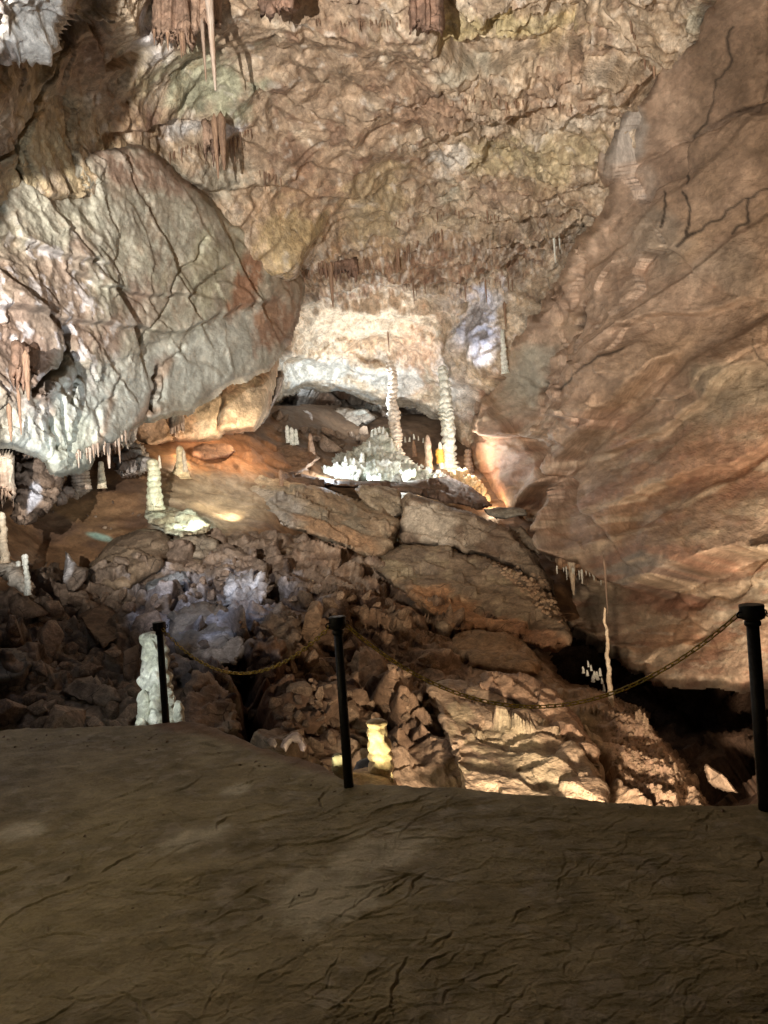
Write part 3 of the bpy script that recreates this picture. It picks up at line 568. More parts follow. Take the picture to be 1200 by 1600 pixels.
# ================================================================= foreground floor: trowelled mud, with its crest
crest = [(-420, 1150), (-200, 1150), (0, 1143), (60, 1139), (130, 1136), (210, 1133), (240, 1131), (270, 1129), (300, 1129), (335, 1138), (370, 1152), (400, 1166), (430, 1176), (470, 1184), (505, 1196), (525, 1213), (548, 1225), (600, 1225), (650, 1228), (720, 1231), (800, 1240), (880, 1246), (950, 1253), (1010, 1257), (1100, 1259), (1200, 1257), (1400, 1262), (1620, 1270)]
inner = [(-420, 1150), (215, 1134), (262, 1150), (300, 1152), (340, 1160), (400, 1182), (460, 1204), (520, 1219), (548, 1226), (700, 1232), (1620, 1271)]
def floor_sheet():
    U1 = axis(-1800, 4200, 1.35, -10, 1210, 9); cy = np.interp(U1, [c[0] for c in crest], [c[1] for c in crest]); cy = cy+np.interp(U1, np.arange(-400, 1601, 9), rng.normal(0, .7, 223))+np.interp(U1, np.arange(-400, 1601, 37), rng.normal(0, 1.3, 55))
    nr = 410; s = np.linspace(0, 1, nr)**0.96
    V = cy[None]+(1700-cy[None])*(1-s[:, None]); V = V[::1]
    U = np.repeat(U1[None], nr, 0)
    ray = unproj(U, V, np.ones(U.shape))-CAM
    # gently rolling: the far left stands a little lower
    z0 = -.12*sstep(200, -300, U)*0
    d = (z0-1.6)/ray[..., 2]; P = CAM+d[..., None]*ray
    edge = 1-np.clip((V-cy[None])/14, 0, 1)
    h = .016*fbm(P, .9, 3, 501)+.0012*fbm(P, .03, 2, 521)+.0035*fbm(P, .18, 3, 502)+.007*terrace(fbm(aniso(P, 0, .5, .5, .16), 1, 3, 513), 3, .12)
    # trowel strokes: thin overlapping arcs with a lip
    x, y = P[..., 0], P[..., 1]
    r = random.Random(5)
    for k in range(800):
        px = r.uniform(-150, 1350); py = r.uniform(1150, 1640)**1.0
        if py < np.interp(px, [c[0] for c in crest], [c[1] for c in crest])+6: continue
        q = unproj(px, py, 1.0)-CAM; dd = -1.6/q[2]; c = CAM+dd*q
        L = r.uniform(.04, .24)*(.55+.12*dd)*(1.8 if k % 14 == 0 else 1); a = math.radians(r.gauss(14, 30)) if r.random() < .75 else r.uniform(0, 3.1)
        cu = r.uniform(-1.3, 1.3)/L*.35; w = r.uniform(.0024, .0042)*(.6+.25*dd); amp = r.uniform(.0016, .0042)*(1 if px < 700 else .6)*(1 if py < 1430 else .6)*(.8 if r.random() < .82 else 1.7)
        bx = x-c[0]; by = y-c[1]
        m = (np.abs(bx) < L*1.1) & (np.abs(by) < L*1.1)
        if not m.any(): continue
        ii = np.where(m); bx = bx[ii]; by = by[ii]
        u = bx*math.cos(a)+by*math.sin(a); v = -bx*math.sin(a)+by*math.cos(a)-cu*u*u+.004*np.sin(u*31+k)+.004*np.sin(u*73+k)
        t = np.clip(1-(u/L)**2, 0, 1)
        h[ii] += t*amp*(-1.6*np.exp(-(v/w)**2)+.9*np.exp(-((v-w*1.8)/(w*1.6))**2)+.35*np.exp(-((v-w*5)/(w*6))**2)*(v > 0))
    h *= np.clip(1-edge, .25, 1)
    P[..., 2] += h
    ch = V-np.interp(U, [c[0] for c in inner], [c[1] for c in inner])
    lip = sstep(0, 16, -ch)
    P[..., 2] += .0
    # colour
    n = fbm(P, .5, 5, 503); n3 = fbm(P, .12, 4, 504)
    C = mixc(flat(U, (.265, .22, .12)), (.185, .15, .075), sstep(-.3, .5, n)); C = mixc(C, (.30, .26, .19), sstep(.2, .6, n3+n*.6)*.6)
    for (cx, cy_, rx, ry) in ((300, 1310, 60, 16), (590, 1335, 70, 30), (500, 1400, 90, 40), (370, 1234, 24, 8), (30, 1300, 40, 14)): C = mixc(C, (.46, .42, .32), blob(U, V, cx, cy_, rx, ry, 12, .4, n3+n, .5)*.9)
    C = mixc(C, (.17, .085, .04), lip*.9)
    # the drop beyond the crest
    nd = 46; last = P[-1]; dirv = last-CAM; dirv[..., 2] = 0; dirv /= np.linalg.norm(dirv, axis=-1, keepdims=True)
    k = np.linspace(0, 1, nd)[1:, None, None]
    drop = last[None]+dirv[None]*(.10*np.sqrt(k)+.9*k)+np.array([0, 0, -1.0])*(3.6*k**1.3)
    dn = fbm(drop, .4, 4, 520)[..., None]*.12*k; drop = drop+dn*np.array([0, -1, .4])
    A = np.concatenate([P, drop], 0)
    C = np.concatenate([C, np.repeat(C[-1:], nd-1, 0)*.9], 0)
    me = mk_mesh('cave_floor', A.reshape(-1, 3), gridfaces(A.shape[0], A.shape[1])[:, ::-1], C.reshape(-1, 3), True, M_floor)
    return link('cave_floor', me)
floor = floor_sheet(); tag(floor, kind='structure')

# ================================================================= named boulders
def slab_disp(sc, ang, amp=1.0, s=0):
    def f(P, U, V):
        W = warp(P, 1.0, .3, 601+s)
        st = fbm(aniso(W, ang, 3, .35), 1, 4, 602+s); fc, e, _ = facets(warp(P, .8, .3, 603+s), 1.3*sc, .35, 604+s, .12)
        return amp*(.02*terrace(st, 3, .1)+.14*saw(P, ang, .9*sc+.2, .5, 620+s, .5, 3*sc, .07)+.42*fc+.08*fbm(P, 2*sc, 3, 605+s)+.03*fbm(P, .35*sc, 4, 606+s))
    return f
def slab_paint(a, b, c=None, s=0, spots=()):
    def f(P, U, V, h):
        n = fbm(P, .9, 5, 611+s); n3 = fbm(warp(P, .7, .4, 612+s), .7, 4, 613+s)
        C = mixc(flat(U, a), b, sstep(-.25, .4, n))
        if c: C = mixc(C, c, sstep(.1, .5, n3)*.7)
        for (cc, cx, cy, rx, ry, ang, k) in spots: C = mixc(C, cc, blob(U, V, cx, cy, rx, ry, ang, .3, n, .6)*k)
        return C*(1+.15*fbm(P, .15, 2, 88))[..., None]
    return f
tan = (.33, .235, .15); tg = (.30, .25, .18)
OUTL = []
def boulder(label, outline, ctrl, th, sc, ang, pa, step=2.2, r=14, s=0, amp=1.0, cat='boulder', name='boulder', group=None):
    r = r*.6 if r < 20 else r
    OUTL.append(outline)
    if 8 <= s <= 20 or s == 31 or s == 32: ctrl = [(x_, y_, d_*(.93 if s <= 20 else .90)) for x_, y_, d_ in ctrl]
    o = block(name, outline, ctrl, th, slab_disp(sc, ang, amp, s), pa, M_near, step, r, s)
    return tag(o, label, cat, group)
boulder('long tan slab with a pointed left end, topmost of the tilted slabs', [(348, 797), (372, 770), (404, 742), (440, 752), (500, 762), (560, 782), (598, 792), (625, 815), (616, 842), (603, 868), (582, 876), (540, 857), (478, 833), (420, 824), (372, 812)], [(350, 800, 27), (404, 742, 30), (600, 780, 31), (620, 820, 28), (590, 875, 26), (480, 835, 25.5)], 3, 1, -20, slab_paint(tan, tg, (.42, .32, .21), 1, [((.36, .34, .31), 430, 790, 50, 25, -20, .7), ((.45, .27, .15), 520, 830, 60, 14, -22, .7)]), s=1)
boulder('small pale capping slab wedged on top of the long tan slab', [(556, 766), (562, 757), (600, 760), (626, 768), (628, 802), (616, 812), (590, 800), (566, 785)], [(560, 760, 31), (626, 768, 31.5), (616, 812, 29.5)], 1.6, .7, -20, slab_paint((.36, .29, .20), (.26, .2, .14), (.45, .38, .28), 2), s=2, r=8)
boulder('dark flat ledge rock under the white dripstone mound', [(395, 735), (480, 742), (530, 752), (640, 752), (700, 742), (742, 765), (770, 790), (742, 795), (700, 785), (640, 770), (560, 762), (470, 766)], [(400, 735, 33), (560, 750, 34), (760, 790, 34), (640, 770, 32), (470, 765, 31)], 3, 1, -5, slab_paint((.16, .10, .07), (.11, .07, .045), None, 3), s=3, r=9)
boulder('dark tilted slab with a pale triangular face, right of the capping slab', [(627, 848), (626, 780), (640, 770), (700, 792), (760, 812), (800, 832), (838, 868), (862, 905), (868, 932), (850, 925), (812, 890), (760, 872), (700, 855), (660, 850)], [(628, 775, 29), (700, 850, 27), (800, 832, 27), (865, 930, 23.5), (630, 845, 28)], 2.5, 1, -28, slab_paint((.26, .20, .14), (.18, .125, .085), None, 4, [((.46, .39, .30), 668, 815, 48, 30, -30, .95)]), s=4)  # light on the triangular face put into its colour
boulder('largest slab, tan with an orange underside, tilting down to the dark pit', [(566, 884), (600, 862), (630, 851), (700, 856), (760, 874), (810, 896), (842, 915), (862, 945), (893, 984), (888, 1003), (868, 1017), (845, 1014), (800, 996), (760, 984), (715, 990), (690, 988), (682, 968), (640, 935), (600, 905)], [(566, 884, 25), (630, 851, 27), (800, 890, 24.5), (893, 985, 19.5), (850, 1012, 18.5), (690, 985, 20)], 3, 1, -30, slab_paint((.32, .245, .17), (.23, .175, .125), (.44, .36, .24), 5, [((.52, .29, .15), 740, 965, 110, 22, -25, .9), ((.46, .26, .15), 850, 1000, 60, 16, -30, .8), ((.44, .37, .24), 620, 890, 40, 14, -30, .6)]), s=5, amp=1.3)
boulder('brown blocky slab with a straight lower edge, left below the long tan slab', [(372, 824), (384, 820), (400, 832), (430, 838), (470, 852), (520, 868), (532, 884), (531, 908), (500, 914), (470, 918), (442, 929), (425, 912), (418, 895), (385, 870), (380, 850)], [(372, 824, 25), (530, 870, 24), (530, 905, 22.5), (440, 928, 21.5), (380, 870, 23)], 2, .8, -12, slab_paint((.25, .185, .125), (.19, .135, .09), None, 6, [((.42, .30, .16), 480, 912, 60, 12, 5, .8)]), s=6)
boulder('rounded orange brown boulder under the tip of the largest slab', [(700, 1012), (712, 992), (745, 984), (790, 988), (822, 1008), (846, 1034), (842, 1056), (820, 1058), (780, 1050), (735, 1042), (712, 1030)], [(700, 1010, 18), (845, 1045, 16), (780, 985, 19)], 2, .6, -20, slab_paint((.34, .24, .15), (.40, .26, .15), None, 7), s=7, r=22)
boulder('biggest smooth rounded brown boulder, below the mud slope', [(138, 905), (142, 882), (160, 860), (185, 838), (215, 827), (250, 828), (266, 842), (262, 866), (246, 890), (222, 906), (205, 922), (180, 924), (155, 920)], [(140, 900, 20), (260, 840, 22), (200, 920, 19)], 2.2, .9, 40, slab_paint((.24, .175, .115), (.19, .135, .09), None, 8), s=8, r=22, amp=.7)
boulder('flat grey brown rock lying right of the smooth rounded boulder', [(262, 850), (280, 838), (320, 836), (342, 846), (344, 858), (332, 874), (300, 872), (265, 870)], [(262, 860, 22), (344, 850, 22.5)], 1.5, .6, 0, slab_paint((.24, .20, .15), (.18, .14, .10), None, 9), s=9, r=9)
boulder('narrow brown rock under the flat grey brown rock', [(255, 878), (270, 872), (312, 876), (322, 886), (316, 894), (280, 890), (258, 886)], [(255, 880, 21.5), (320, 886, 21.5)], 1.0, .5, 0, slab_paint((.27, .2, .13), (.2, .14, .1), None, 10), s=10, r=7)
boulder('angular blue grey rock left of the white cracked rock', [(226, 912), (240, 894), (262, 888), (292, 894), (296, 908), (280, 926), (255, 929), (232, 924)], [(226, 912, 20.5), (296, 900, 21), (255, 928, 19.5)], 1.2, .5, 20, slab_paint((.30, .31, .32), (.22, .23, .23), None, 11), s=11, r=8)
boulder('white blocky cracked rock, brightest in the rubble', [(352, 906), (365, 896), (398, 896), (414, 908), (418, 935), (404, 962), (385, 972), (362, 960), (352, 935)], [(352, 906, 20), (414, 908, 20), (385, 970, 18.5)], 1.6, .35, 60, slab_paint((.56, .55, .56), (.30, .27, .25), (.2, .15, .12), 12), s=12, r=10, amp=1.9)
boulder('big grey boulder with a bluish white split face at its lower right', [(262, 990), (266, 962), (285, 945), (320, 940), (350, 950), (368, 972), (384, 1000), (382, 1022), (370, 1040), (340, 1042), (300, 1036), (276, 1025)], [(262, 990, 17), (350, 950, 17.5), (380, 1020, 15.5), (300, 1035, 15.5)], 2, .6, 20, slab_paint((.20, .16, .12), (.15, .12, .09), None, 13, [((.56, .57, .62), 348, 1005, 42, 26, 20, .95)]), s=13, r=14)
boulder('dark triangular flat topped rock in the middle of the left rubble', [(122, 962), (160, 944), (200, 972), (186, 998), (162, 1014), (140, 990)], [(122, 962, 17.5), (200, 972, 17.5), (162, 1012, 15.5)], 1.2, .6, 30, slab_paint((.22, .145, .10), (.16, .11, .075), None, 14), s=14, r=6, amp=.5)
boulder('dark upright rock with a pale grey triangular face', [(98, 905), (102, 862), (108, 866), (122, 885), (138, 890), (134, 906), (116, 925), (106, 925)], [(98, 900, 18.5), (138, 890, 18.5)], 1.2, .5, 80, slab_paint((.17, .13, .10), (.13, .10, .08), None, 15, [((.48, .46, .46), 106, 885, 9, 26, -15, .95)]), s=15, r=6, amp=.4, step=1.6)
boulder('rounded grey rock at the left edge of the rubble', [(-20, 1030), (-10, 1010), (20, 1010), (48, 1018), (52, 1040), (36, 1058), (10, 1066), (-20, 1060)], [(-20, 1030, 13.5), (50, 1040, 13.5)], 1.2, .5, 0, slab_paint((.22, .19, .15), (.16, .13, .10), None, 16), s=16, r=12, amp=.6)
boulder('long dark rock slab leaning in the lower left rubble', [(94, 1082), (120, 1062), (150, 1058), (178, 1080), (192, 1096), (160, 1104), (120, 1098)], [(94, 1082, 13), (190, 1096, 12.5)], 1.0, .5, -20, slab_paint((.20, .15, .11), (.14, .10, .075), None, 17), s=17, r=8, amp=.6)
boulder('grey cracked boulder standing between the bluish white face and the middle post', [(404, 985), (412, 960), (440, 945), (462, 960), (468, 1000), (452, 1030), (425, 1032), (408, 1015)], [(404, 985, 17), (465, 980, 17), (430, 1030, 15.5)], 1.6, .4, 70, slab_paint((.27, .22, .17), (.2, .155, .12), (.4, .33, .27), 18), s=18, r=10, amp=1.5)
boulder('tall brown boulder beside the big white stalagmite', [(288, 1135), (292, 1070), (305, 1052), (330, 1056), (350, 1080), (365, 1110), (378, 1142), (330, 1150)], [(290, 1060, 12.2), (370, 1120, 11.6), (290, 1140, 11)], 1.2, .4, 60, slab_paint((.27, .20, .15), (.2, .14, .10), None, 19), s=19, r=12)
boulder('brown boulder lying against the upper side of the rubble near the middle post', [(548, 1068), (556, 1020), (572, 1010), (600, 1030), (612, 1062), (596, 1085), (570, 1086)], [(550, 1060, 15.5), (612, 1060, 15.5)], 1.2, .4, 40, slab_paint((.30, .21, .14), (.22, .15, .10), None, 20), s=20, r=10)
boulder('pointed pale brown rock lying alone in the dark pit by the right post', [(1100, 1200), (1104, 1194), (1130, 1210), (1152, 1238), (1130, 1234), (1106, 1222)], [(1100, 1200, 9.5), (1150, 1238, 9)], .35, .3, -20, slab_paint((.30, .22, .16), (.22, .16, .11), None, 21), s=21, r=4, step=1.5, amp=.25)
boulder('thin flat slab jutting right beneath the bright calcite clump', [(755, 795), (780, 792), (822, 796), (824, 806), (790, 812), (762, 806)], [(755, 795, 32), (824, 800, 31)], 1.2, .5, 0, slab_paint((.25, .22, .17), (.2, .16, .12), None, 22), s=22, r=5, step=1.6, amp=.4)
boulder('dark tilted rock between the thin flat slab and the right wall', [(796, 822), (815, 822), (842, 848), (845, 868), (822, 858), (800, 842)], [(796, 822, 30), (845, 868, 28)], 1.2, .5, -40, slab_paint((.22, .17, .12), (.16, .12, .085), None, 23), s=23, r=6, step=1.6, amp=.5)
boulder('low brown block on the terrace left of the white dripstone mound', [(356, 720), (360, 708), (382, 704), (450, 694), (488, 700), (500, 716), (480, 735), (430, 744), (372, 748), (358, 745)], [(356, 720, 34), (490, 700, 37), (430, 744, 33)], 2.4, .7, 5, slab_paint((.25, .155, .095), (.2, .12, .075), None, 24, [((.55, .46, .38), 372, 725, 16, 18, 0, .9)]), s=24, r=9)
boulder('tilted dark slab inside the recess behind the columns', [(488, 652), (530, 636), (575, 640), (590, 652), (560, 668), (510, 664)], [(488, 652, 47), (590, 652, 47)], 2.4, .7, 5, slab_paint((.26, .22, .18), (.19, .15, .12), (.40, .41, .38), 25), s=25, r=7, step=2)
boulder('grey white lump at the left of the recess, among dark rocks', [(456, 655), (460, 642), (478, 638), (490, 650), (488, 662), (470, 664)], [(456, 655, 44), (490, 650, 44)], 1.4, .5, 5, slab_paint((.58, .58, .60), (.38, .35, .34), None, 26), s=26, r=7, step=1.6, amp=.7)
boulder('tall pale pillar rock at the foot of the left wall', [(418, 640), (424, 600), (430, 580), (440, 578), (445, 588), (436, 615), (422, 645), (412, 662), (404, 664)], [(420, 640, 36), (440, 580, 37)], 1.5, .5, 70, slab_paint((.42, .36, .31), (.33, .27, .22), None, 27), s=27, r=6, step=1.6, amp=.6)
boulder('brown hump at the back of the orange mud bank', [(300, 712), (305, 698), (330, 692), (360, 694), (370, 706), (350, 716), (320, 720)], [(300, 710, 29), (370, 700, 31)], 1.6, .5, 0, slab_paint((.25, .13, .075), (.2, .105, .06), None, 28), s=28, r=9, step=2, amp=.6)
boulder('draped brown rock bulge at the left edge above the pale stalagmites', [(15, 720), (40, 700), (70, 708), (95, 735), (100, 760), (78, 790), (62, 800), (40, 822), (25, 815), (22, 770)], [(15, 720, 17), (95, 740, 18), (40, 820, 16)], 2.4, .5, 80, slab_paint((.20, .14, .10), (.14, .10, .075), None, 29, [((.5, .5, .54), 52, 775, 9, 22, -10, .9)]), s=29, r=14, amp=1.5)
boulder('grey fluted rock shoulder under the brown dripstone fringe', [(178, 735), (186, 708), (205, 692), (222, 698), (235, 715), (238, 728), (215, 742), (192, 748)], [(178, 735, 23.5), (235, 715, 25)], 1.8, .4, 75, slab_paint((.34, .30, .27), (.24, .19, .16), (.5, .46, .42), 30), s=30, r=10, amp=1.3, step=1.8)

boulder('broad tan rock face sloping down right in warm light behind the path edge', [(668, 1072), (700, 1060), (752, 1072), (800, 1098), (842, 1128), (880, 1150), (915, 1185), (940, 1225), (946, 1275), (720, 1275), (722, 1225), (706, 1180), (690, 1130)], [(668, 1072, 14.2), (842, 1128, 12.8), (940, 1225, 10.4), (720, 1270, 9.2), (940, 1270, 9.4), (800, 1180, 11.6)], 1.5, .8, -48, slab_paint((.42, .32, .23), (.32, .23, .16), (.48, .41, .28), 31, [((.50, .43, .30), 830, 1190, 60, 40, -40, .6)]), s=31, r=9, amp=1.1, step=1.7)
boulder('reddish brown rock leaning against the broad tan rock face from above', [(742, 1066), (770, 1050), (830, 1062), (868, 1086), (900, 1120), (935, 1170), (930, 1190), (900, 1165), (850, 1130), (800, 1095)], [(742, 1066, 14.5), (868, 1086, 14), (932, 1180, 11.6), (850, 1130, 12.9)], 1.0, .6, -48, slab_paint((.38, .26, .18), (.28, .18, .125), None, 32), s=32, r=8, amp=1.1, step=1.7)
# ================================================================= finding the rock surface behind a pixel
bpy.context.view_layer.update()
DG = bpy.context.evaluated_depsgraph_get()
def hit(px, py, want=None):
    d = Vector((unproj(px, py, 1.0)-CAM).tolist()); d.normalize()
    ok, loc, nor, i, o, m = scene.ray_cast(DG, Vector(CAM.tolist()), d)
    if not ok: return None, None, 30.0, None
    return loc, nor, loc.y, o.name
def stone_mat(name, c, c2, sc=8, bump=.5, rough=.6, rnd=0.0, dist=.01, var=.25): return rock_mat(name, False, c, c2, sc, bump, rough, .35, dist, var, rnd, sc*5)
M_white = stone_mat('white_calcite', (.78, .78, .72), (.62, .66, .58), 5, rough=.45); M_cream = stone_mat('cream_calcite', (.66, .58, .45), (.46, .34, .22), 4)
M_green = stone_mat('greenish_calcite', (.58, .60, .42), (.45, .36, .24), 4); M_yelc = stone_mat('honey_calcite', (.72, .60, .38), (.55, .40, .22), 6)
M_tanc = stone_mat('brown_dripstone', (.34, .22, .14), (.20, .12, .08), 4, rnd=.25); M_pink = stone_mat('pale_dripstone', (.50, .42, .35), (.33, .22, .15), 3, rnd=.2)
M_pinkw = stone_mat('pale_ribbed_calcite', (.80, .76, .69), (.58, .48, .38), 3); M_amber = stone_mat('lamplit_amber_calcite', (.80, .50, .12), (.70, .36, .07), 6); M_wg = stone_mat('stained_white_calcite', (.74, .73, .66), (.46, .46, .34), 4, .7, .6, 0, .02, .3); M_dark = stone_mat('dark_dripstone', (.22, .16, .12), (.14, .09, .06), 5)  # amber: orange lamplight on the stub put into the calcite colour
M_grit = stone_mat('rubble_rock', (.25, .175, .12), (.17, .115, .08), 2.2, .6, .75, .3, .02, .35); M_gritw = stone_mat('warm_rubble_rock', (.36, .26, .18), (.25, .17, .11), 2.2, .6, .75, .25, .02, .35)
M_crust = stone_mat('calcite_crust', (.48, .35, .23), (.34, .22, .14), 9, .5, .7)

def lathe_mesh(name, prof, nseg, H, mat, lump=.1, wob=0.0, seed=0, ns=1.0):
    """prof: array of (z, r) bottom to top"""
    prof = np.array(prof); nz = len(prof); th = np.linspace(0, 2*math.pi, nseg, endpoint=False)
    Z = np.repeat(prof[:, :1], nseg, 1); R = np.repeat(prof[:, 1:], nseg, 1); T = np.repeat(th[None], nz, 0)
    rm = prof[:, 1].max()+1e-6
    Q = np.stack([np.cos(T)*1.1+seed*3.7, np.sin(T)*1.1, Z/rm*.8*ns], -1)
    n = fbm(Q, .9, 3, seed)
    R = R*(1+lump*n*2)
    zz = prof[:, 0]/rm*.35+seed*5.1
    wx = fbm(np.stack([zz, zz*0, zz*0+1.5], -1), 1, 2, seed+3)*wob*rm; wy = fbm(np.stack([zz, zz*0+4, zz*0], -1), 1, 2, seed+5)*wob*rm
    X = np.cos(T)*R+wx[:, None]; Y = np.sin(T)*R+wy[:, None]
    Zz = Z+lump*1.4*rm*fbm(Q*np.array([1, 1, .35]), .9, 2, seed+9)*np.clip(Z/(prof[-1, 0]+1e-6)*8, 0, 1)*np.clip((prof[-1, 0]-Z)/(prof[-1, 0]+1e-6)*8, 0, 1)
    v = np.stack([X, Y, Zz], -1).reshape(-1, 3)
    f = []
    for i in range(nz-1):
        for j in range(nseg):
            k = (j+1) % nseg; f.append((i*nseg+j, i*nseg+k, (i+1)*nseg+k, (i+1)*nseg+j))
    v = np.r_[v, [[wx[-1], wy[-1], prof[-1, 0]+prof[-1, 1]*.3]], [[0, 0, prof[0, 0]]]]
    tip = len(v)-2
    for j in range(nseg):
        k = (j+1) % nseg; a = (nz-1)*nseg
        f.append((a+j, a+k, tip, tip)); f.append((k, j, len(v)-1, len(v)-1))
    me = bpy.data.meshes.new(name); me.from_pydata([tuple(x) for x in v.tolist()], [], [tuple(dict.fromkeys(q)) for q in f]); me.materials.append(mat)
    me.polygons.foreach_set('use_smooth', np.ones(len(me.polygons), bool)); me.update(); return me
def ring_prof(H, r0, r1, rings, depth=.16, tip=.06, foot=1.25, power=1.0, seed=0):
    r = random.Random(seed); per = 7; zs = []; b = [0]
    for k in range(rings): b.append(b[-1]+r.uniform(.6, 1.4))
    b = [x/b[-1] for x in b]; amp = [r.uniform(.5, 1.3)*depth for _ in range(rings)]
    out = []
    for k in range(rings):
        for i in range(per):
            u = i/per; t = b[k]+(b[k+1]-b[k])*u
            s = amp[k]*(math.sin(math.pi*min(1, u*1.15))**.5 if u < .87 else 0)-amp[k]*.5
            base = r0+(r1-r0)*t**power
            if t > 1-tip: base *= max(.05, math.sqrt(max(0, 1-((t-1+tip)/tip)**2)))
            if t < .06: base *= 1+(foot-1)*(1-t/.06)**2
            out.append((t*H, base*(1+s)))
    out.append((H, .05*r1)); return out
def stalagmite(label, bx, by, topy, wb, wt, mat=None, d=None, rings=10, depth=.16, lump=.08, wob=.15, seed=1, name='stalagmite', group=None, foot=1.3, tip=.06, sink=.08, nseg=22, power=1.0, topx=None):
    loc, nor, dh, on = hit(bx, by)
    dd = d if d else dh
    p = at(bx, by, dd); H = (by-topy)*dd/F0; r0 = wb/2*dd/F0; r1 = wt/2*dd/F0
    me = lathe_mesh(name, [(z-H*sink*(1-z/H), r) for z, r in ring_prof(H, r0, r1, rings, depth, tip, foot, power, seed)], nseg, H, mat or M_cream, lump, wob, seed)
    o = link(name, me, loc=p); return tag(o, label, 'stalagmite', group)

# ---- the columns and single stalagmites
stalagmite('tall banded needle shaped column standing on the white dripstone mound, pointed at its top', 621, 712, 565, 21, 12, M_pinkw, 42, 24, .24, .2, .35, 3, tip=.10, nseg=28)
stalagmite('tall knobbly white column right of the amber glowing stub, wider than the needle shaped one', 704, 734, 570, 28, 13, M_white, 43, 21, .36, .24, .3, 4, tip=.05, nseg=28, power=.8)
stalagmite('short dark banded stalagmite at the right foot of the knobbly white column', 733, 736, 701, 15, 9, M_dark, 43, 6, .3, .1, .1, 5)
stalagmite('small amber glowing stub with a paler knob, left of the knobbly white column', 688, 722, 699, 13, 12, M_amber, 42.5, 3, .12, .08, .1, 6, foot=1.0, tip=.3)
stalagmite('pale knob topping the amber glowing stub', 688, 701, 690, 6, 5.5, M_white, 42.3, 2, .1, .1, .05, 7, foot=1, tip=.6)
stalagmite('pale short stump directly below the amber glowing stub', 690, 732, 721, 8, 7, M_white, 42.4, 2, .1, .1, .05, 8, foot=1.1, tip=.4)
stalagmite('leaning pink white pointed stalagmite left of the amber glowing stub', 671, 730, 679, 13, 9, M_pink, 42, 5, .1, .08, .2, 9, tip=.35)
stalagmite('thin grey pointed stalagmite between the mound and the leaning pink one', 648, 712, 688, 8, 5, M_tanc, 43, 4, .1, .08, .1, 10, tip=.5)
stalagmite('greenish banded stalagmite left of the orange mud bank, standing over the bright pool of light', 243, 792, 716, 26, 15, M_green, 23, 9, .2, .1, .12, 11, foot=1.05, nseg=28)
stalagmite('thin pale spike growing beside the top of the greenish banded stalagmite', 250, 730, 711, 5, 3, M_cream, 23, 4, .1, .1, .1, 12, tip=.4, foot=1)
stalagmite('cream cone shaped stalagmite under the hanging pale cluster by the orange lit wall', 283, 745, 696, 29, 10, M_yelc, 27, 6, .14, .12, .15, 13, foot=1.35, tip=.15, power=.75)
stalagmite('small pale finger joined to the right side of the cream cone', 289, 735, 702, 9, 4, M_cream, 26.8, 4, .1, .1, .1, 14, tip=.3, foot=1)
stalagmite('stubby rounded stalagmite striped with dark bands at the upper left of the mud slope', 127, 762, 724, 29, 25, M_pink, 22, 7, .13, .05, .05, 15, foot=1.2, tip=.28, nseg=28)
stalagmite('pale drip covered stalagmite standing under the brown dripstone fringe', 160, 760, 720, 14, 7, M_cream, 22.5, 6, .15, .1, .15, 16)
stalagmite('bent pale banded stalagmite at the far left edge', 8, 874, 799, 14, 8, M_cream, 15.5, 9, .18, .08, .4, 17, nseg=24)
stalagmite('thin white knobbly stalagmite rising from the pale flowstone at the left edge', 44, 925, 865, 10, 6, M_white, 14.8, 8, .28, .12, .25, 18)
stalagmite('short white stub just left of the thin white knobbly stalagmite', 38, 882, 866, 7, 6, M_white, 15, 3, .15, .1, .1, 19, tip=.3)
stalagmite('tiny white stub at the left, between the bent and the thin stalagmites', 29, 884, 876, 7, 6, M_white, 15.2, 2, .15, .1, .1, 20, tip=.4)
stalagmite('big white layered stalagmite behind the left post', 249, 1150, 986, 62, 28, M_wg, 9.6, 9, .34, .26, .2, 21, foot=1.15, nseg=40, tip=.03, power=.9)
stalagmite('white rounded lobe on the left side of the big layered stalagmite', 226, 1128, 1078, 20, 17, M_wg, 9.4, 4, .12, .12, .2, 22, foot=1, tip=.35)
stalagmite('white rounded lobe on the right side of the big layered stalagmite', 280, 1135, 1094, 18, 15, M_wg, 9.4, 4, .12, .12, .2, 23, foot=1, tip=.35)
stalagmite('low white bump at the left foot of the big layered stalagmite', 219, 1140, 1121, 20, 14, M_wg, 9.2, 2, .1, .12, .1, 24, foot=1, tip=.5)
stalagmite('honey coloured stalagmite lit yellow, right of the middle post', 596, 1236, 1123, 42, 28, M_yelc, 7.6, 7, .22, .12, .14, 25, foot=1.2, nseg=36, tip=.04)
stalagmite('short greenish yellow stump partly behind the middle post', 534, 1232, 1176, 24, 20, M_green, 7.5, 4, .2, .14, .2, 26, nseg=30, tip=.12)
stalagmite('tiny honey coloured stub at the right foot of the yellow lit stalagmite', 613, 1226, 1206, 6, 5, M_yelc, 7.4, 2, .1, .1, .1, 27, tip=.4)
stalagmite('very slender tall broomstick stalagmite in front of the right wall, crossed by the chain', 955, 1106, 948, 10, 3.2, M_cream, 15.2, 18, .18, .12, .5, 28, foot=1.6, tip=.02, nseg=16)
stalagmite('white thin banded stalagmite high on the right side of the alcove', 789, 578, 514, 11, 5, M_white, 38, 10, .22, .1, .15, 29)
stalagmite('short brown cone on the terrace left of the white dripstone mound', 487, 712, 676, 14, 4, M_tanc, 36.5, 4, .1, .1, .1, 30, tip=.1)
stalagmite('small brown stump on the edge of the long tan slab', 440, 762, 734, 8, 6, M_tanc, 29.5, 4, .12, .1, .1, 31)
